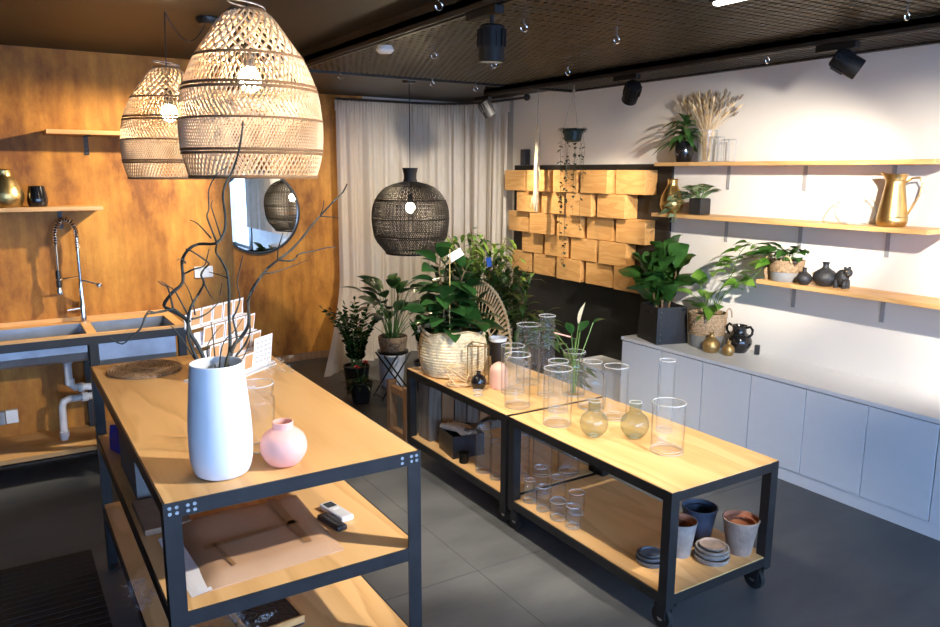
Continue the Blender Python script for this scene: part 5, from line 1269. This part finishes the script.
# ------------------------------------------------------------------ sink bench, taps, pipes, shelves on the orange wall
def sink():
    yb,yf,z=YS-.001,4.552,.820; x0,x1=-1.3,.900
    t=thing('sink_bench','timber sink bench with two steel troughs along the orange wall','sink bench',(-.2,4.79,0))
    B=[(-.62,.382),(.432,.845)]; ya,ybk=4.580,4.930
    b=MB(); b.bb((x0,yf,z-.014),(x1,ya,z)); b.bb((x0,ybk,z-.014),(x1,yb,z)); xs=[x0,B[0][0],B[0][1],B[1][0],B[1][1],x1]
    for i in (0,2,4): b.bb((xs[i],ya,z-.014),(xs[i+1],ybk,z))
    b.bb((x0,yb-.016,z),(x1,yb,z+.022)); b.build('benchtop',PINEW,t,world=True)
    r=MB(); r.bb((x0,yf+.002,z-.060),(x1,yf+.022,z-.0145)); r.bb((x0,yb-.03,z-.06),(x1,yb,z-.0145)); r.bb((x1-.02,yf+.022,z-.06),(x1,yb-.03,z-.0145)); r.build('rail',BLKSTEEL,t,world=True)
    for i,(a,c) in enumerate(B):
        k=MB(); zb=.655 if i==0 else .60; n=10; pts=[]
        prof=[(ya+.002,z-.002),(ya+.004,zb+.06),(ya+.02,zb+.02),(ya+.06,zb),(ybk-.06,zb),(ybk-.02,zb+.02),(ybk-.004,zb+.06),(ybk-.002,z-.002)]
        for s_,off in ((0,0),):
            vs=[V((a+.003,y,zz)) for y,zz in prof]+[V((c-.003,y,zz)) for y,zz in prof]; N=len(prof); k.add(vs,[(j_,j_+1,N+j_+1,N+j_) for j_ in range(N-1)]+[tuple(range(N)),tuple(range(2*N-1,N-1,-1))])
        k.build('trough',GALV,t,world=True)
    for x in (x0+.02,.387,x1-.045):
        for y in (yf+.004,yb-.05):
            l=MB(); l.bb((x,y,0),(x+.042,y+.042,z-.0145)); l.build('leg',BLKSTEEL,t,world=True)
    s=MB(); s.bb((x0,yf+.05,.140),(x1-.05,yb-.001,.165)); s.build('lower_shelf',PINEW,t,world=True)
    fa=MB(); fa.tube([(x0,yf+.06,.12),(x1-.05,yf+.06,.12)],.012,6); fa.build('shelf_bearer',BLKSTEEL,t,world=True)
    p=MB(); y=4.80
    p.tube([(.288,y,.655),(.286,y,.53),(.292,y,.490),(.315,y,.468),(.40,y,.462),(.45,y,.455),(.468,y,.43),(.45,y,.408),(.37,y,.405),(.28,y,.405),(.25,y,.392),(.240,y,.365),(.236,y,.166)],.021,14)
    pp=p.build('waste_pipe',PVC,t,smooth=True,world=True)
    q=MB()
    for c,d in (((.287,y,.63),(0,0,1)),((.345,y,.464),(1,0,0)),((.36,y,.405),(1,0,0)),((.238,y,.20),(0,0,1)),((.29,y,.505),(0,0,1))):
        R=V(d).to_track_quat('Z','Y').to_matrix(); q=MB(); q.lathe([(.022,-.018),(.027,-.016),(.027,.016),(.022,.018)],16,c,R); q.build('pipe_coupling',PVC,t,smooth=True,world=True)
sink()
def faucet():
    y=4.955; zb=.820; t=thing('spring_faucet','chrome pull-down tap with coiled spring neck on the sink bench','tap',(.405,y,zb)); f=4.955/4.9
    def P(x,z): return V((x*1.0,0,z-zb))-V((.405,0,0))
    MB().lathe([(0,0),(.026,0),(.026,.006),(.020,.010),(.019,.11),(.015,.12),(.013,.24),(0,.24)],20).build('body',CHROME,t,smooth=True)
    n=MB(); n.tube([(0,0,.23),(0,0,.50)],.0095,10); n.build('riser',CHROME,t,smooth=True)
    arc=[V((0,0,.42+.02*k)) for k in range(5)]+[V((-.055+.055*math.cos(q),0,.51+.095*math.sin(q))) for q in [PI*k/14 for k in range(1,15)]]+[V((-.110,0,.50-.02*k)) for k in range(1,3)]
    MB().tube(arc,.007,8).build('hose',PLASTB,t,smooth=True)
    # spring coil
    L=[0]; 
    for a,b in zip(arc,arc[1:]): L.append(L[-1]+(b-a).length)
    pts=[]; turns=26; N=turns*8
    for k in range(N+1):
        s_=L[-1]*k/N; i=max(j_ for j_ in range(len(L)) if L[j_]<=s_+1e-9); i=min(i,len(arc)-2); q=(s_-L[i])/(L[i+1]-L[i]); p=arc[i].lerp(arc[i+1],q); tg=(arc[i+1]-arc[i]).normalized(); u=V((0,1,0)); w=tg.cross(u); a=2*PI*turns*k/N
        pts.append(p+(u*math.cos(a)+w*math.sin(a))*.0145)
    MB().tube(pts,.0036,6).build('spring',CHROME,t,smooth=True)
    MB().tube([(-.110,0,.46),(-.112,0,.30)],.0065,8).build('drop_hose',CHROME,t,smooth=True)
    MB().lathe([(0,0),(.014,0),(.014,.08),(.010,.10),(0,.10)],14,(-.112,0,.215)).build('spray_grip',PLASTB,t,smooth=True)
    MB().lathe([(0,0),(.018,0),(.020,.02),(.014,.042),(0,.042)],14,(-.112,0,.172)).build('spray_head',CHROME,t,smooth=True)
    b=MB(); b.tube([(0,0,.27),(-.112,0,.262)],.004,6); b.ring((-.112,0,.262),.018,.004,16,6); b.build('holder_arm',CHROME,t,smooth=True)
    b=MB(); b.tube([(-.01,0,.085),(-.085,-.02,.080)],[.010,.007],10); b.build('lever',CHROME,t,smooth=True)
    b=MB(); b.tube([(.005,0,.25),(.07,-.01,.228),(.085,-.012,.222)],[.006,.007,.008],8); b.ball((.095,-.016,.215),.019,12); b.build('pot_filler',CHROME,t,smooth=True)
    b=MB(); b.tube([(.01,-.02,.0),(.02,-.05,-.02)],.006,6)
    o=b.build('swivel_spout',CHROME,t,smooth=True)
faucet()
def orange_shelf(z,x0,x1,br,label):
    t=thing('wall_shelf',label,'shelf',((x0+x1)/2,4.93,z),group='pine shelves on the orange wall')
    MB().bb((x0,4.835,z-.024),(x1,YS-.001,z),bev=.002).build('shelf_board',PINEW,t,world=True)
    for x in br:
        b=MB(); b.bb((x-.012,YS-.005,z-.024-.11),(x+.012,YS-.001,z-.024)); b.bb((x-.012,4.86,z-.028),(x+.012,YS-.001,z-.024)); b.build('bracket',BLKSTEEL,t,world=True)
        s_=MB()
        for q in (.045,.075,.1): s_.ball((x,YS-.006,z-.024-q),.0035,6)
        s_.build('screw',CHROME,t,world=True)
orange_shelf(1.502,-.85,.545,(.335,-.4),'lower pine shelf on the orange wall, holding the brass vase')
orange_shelf(1.925,.292,1.18,(.505,1.0),'upper pine shelf on the orange wall behind the rattan lamp')
vessel('brass_vase','hammered brass vase on the lower orange-wall shelf','vase',(.075,4.925,1.502),sm([(.060,0),(.072,.005),(.088,.045),(.084,.090),(.058,.145),(.040,.172),(.038,.200),(.041,.205)]),BRASS,.004,40)
vessel('glass_tumbler','smoky black glass tumbler beside the brass vase on the shelf','tumbler',(.225,4.925,1.502),sm([(.040,0),(.046,.005),(.052,.030),(.050,.060),(.040,.113)]),BLKG,.004,32,bottom=.012)
# outlets
t=thing('power_outlet','white double power outlet on the orange wall behind the twigs','outlet',(1.124,YS-.001,1.063)); MB().box((0,-.004,0),(.115,.008,.072),bev=.002).build('plate',mat('white_switch',(.78,.77,.74),.4),t); b=MB(); b.box((-.026,-.0085,.018),(.018,.003,.014)); b.box((.026,-.0085,.018),(.018,.003,.014)); b.build('switch',PVC,t)
t=thing('power_outlet','grey and white outlet box low on the wall beneath the sink','outlet',(-.045,YS-.001,.289)); MB().box((-.05,-.02,0),(.10,.04,.075),bev=.004).build('box',mat('grey_box',(.33,.34,.37),.5),t); MB().box((.035,-.012,0),(.062,.024,.080),bev=.003).build('plate',MATS['white_switch'],t)

# ------------------------------------------------------------------ light from outdoors, view
w=bpy.data.worlds.new('sky'); sc.world=w; w.use_nodes=True; nt=w.node_tree; bg=nt.nodes['Background']
bg.inputs['Color'].default_value=(.40,.62,1.0,1); bg.inputs['Strength'].default_value=6.6
sc.view_settings.view_transform='Standard'; sc.view_settings.look='None'; sc.view_settings.exposure=1.0; sc.view_settings.gamma=1; sc.view_settings.use_curve_mapping=False
cy=sc.cycles; cy.use_denoising=True; cy.max_bounces=10; cy.diffuse_bounces=5; cy.glossy_bounces=4; cy.transmission_bounces=8; cy.transparent_max_bounces=40; cy.caustics_reflective=False; cy.caustics_refractive=False; cy.sample_clamp_indirect=6
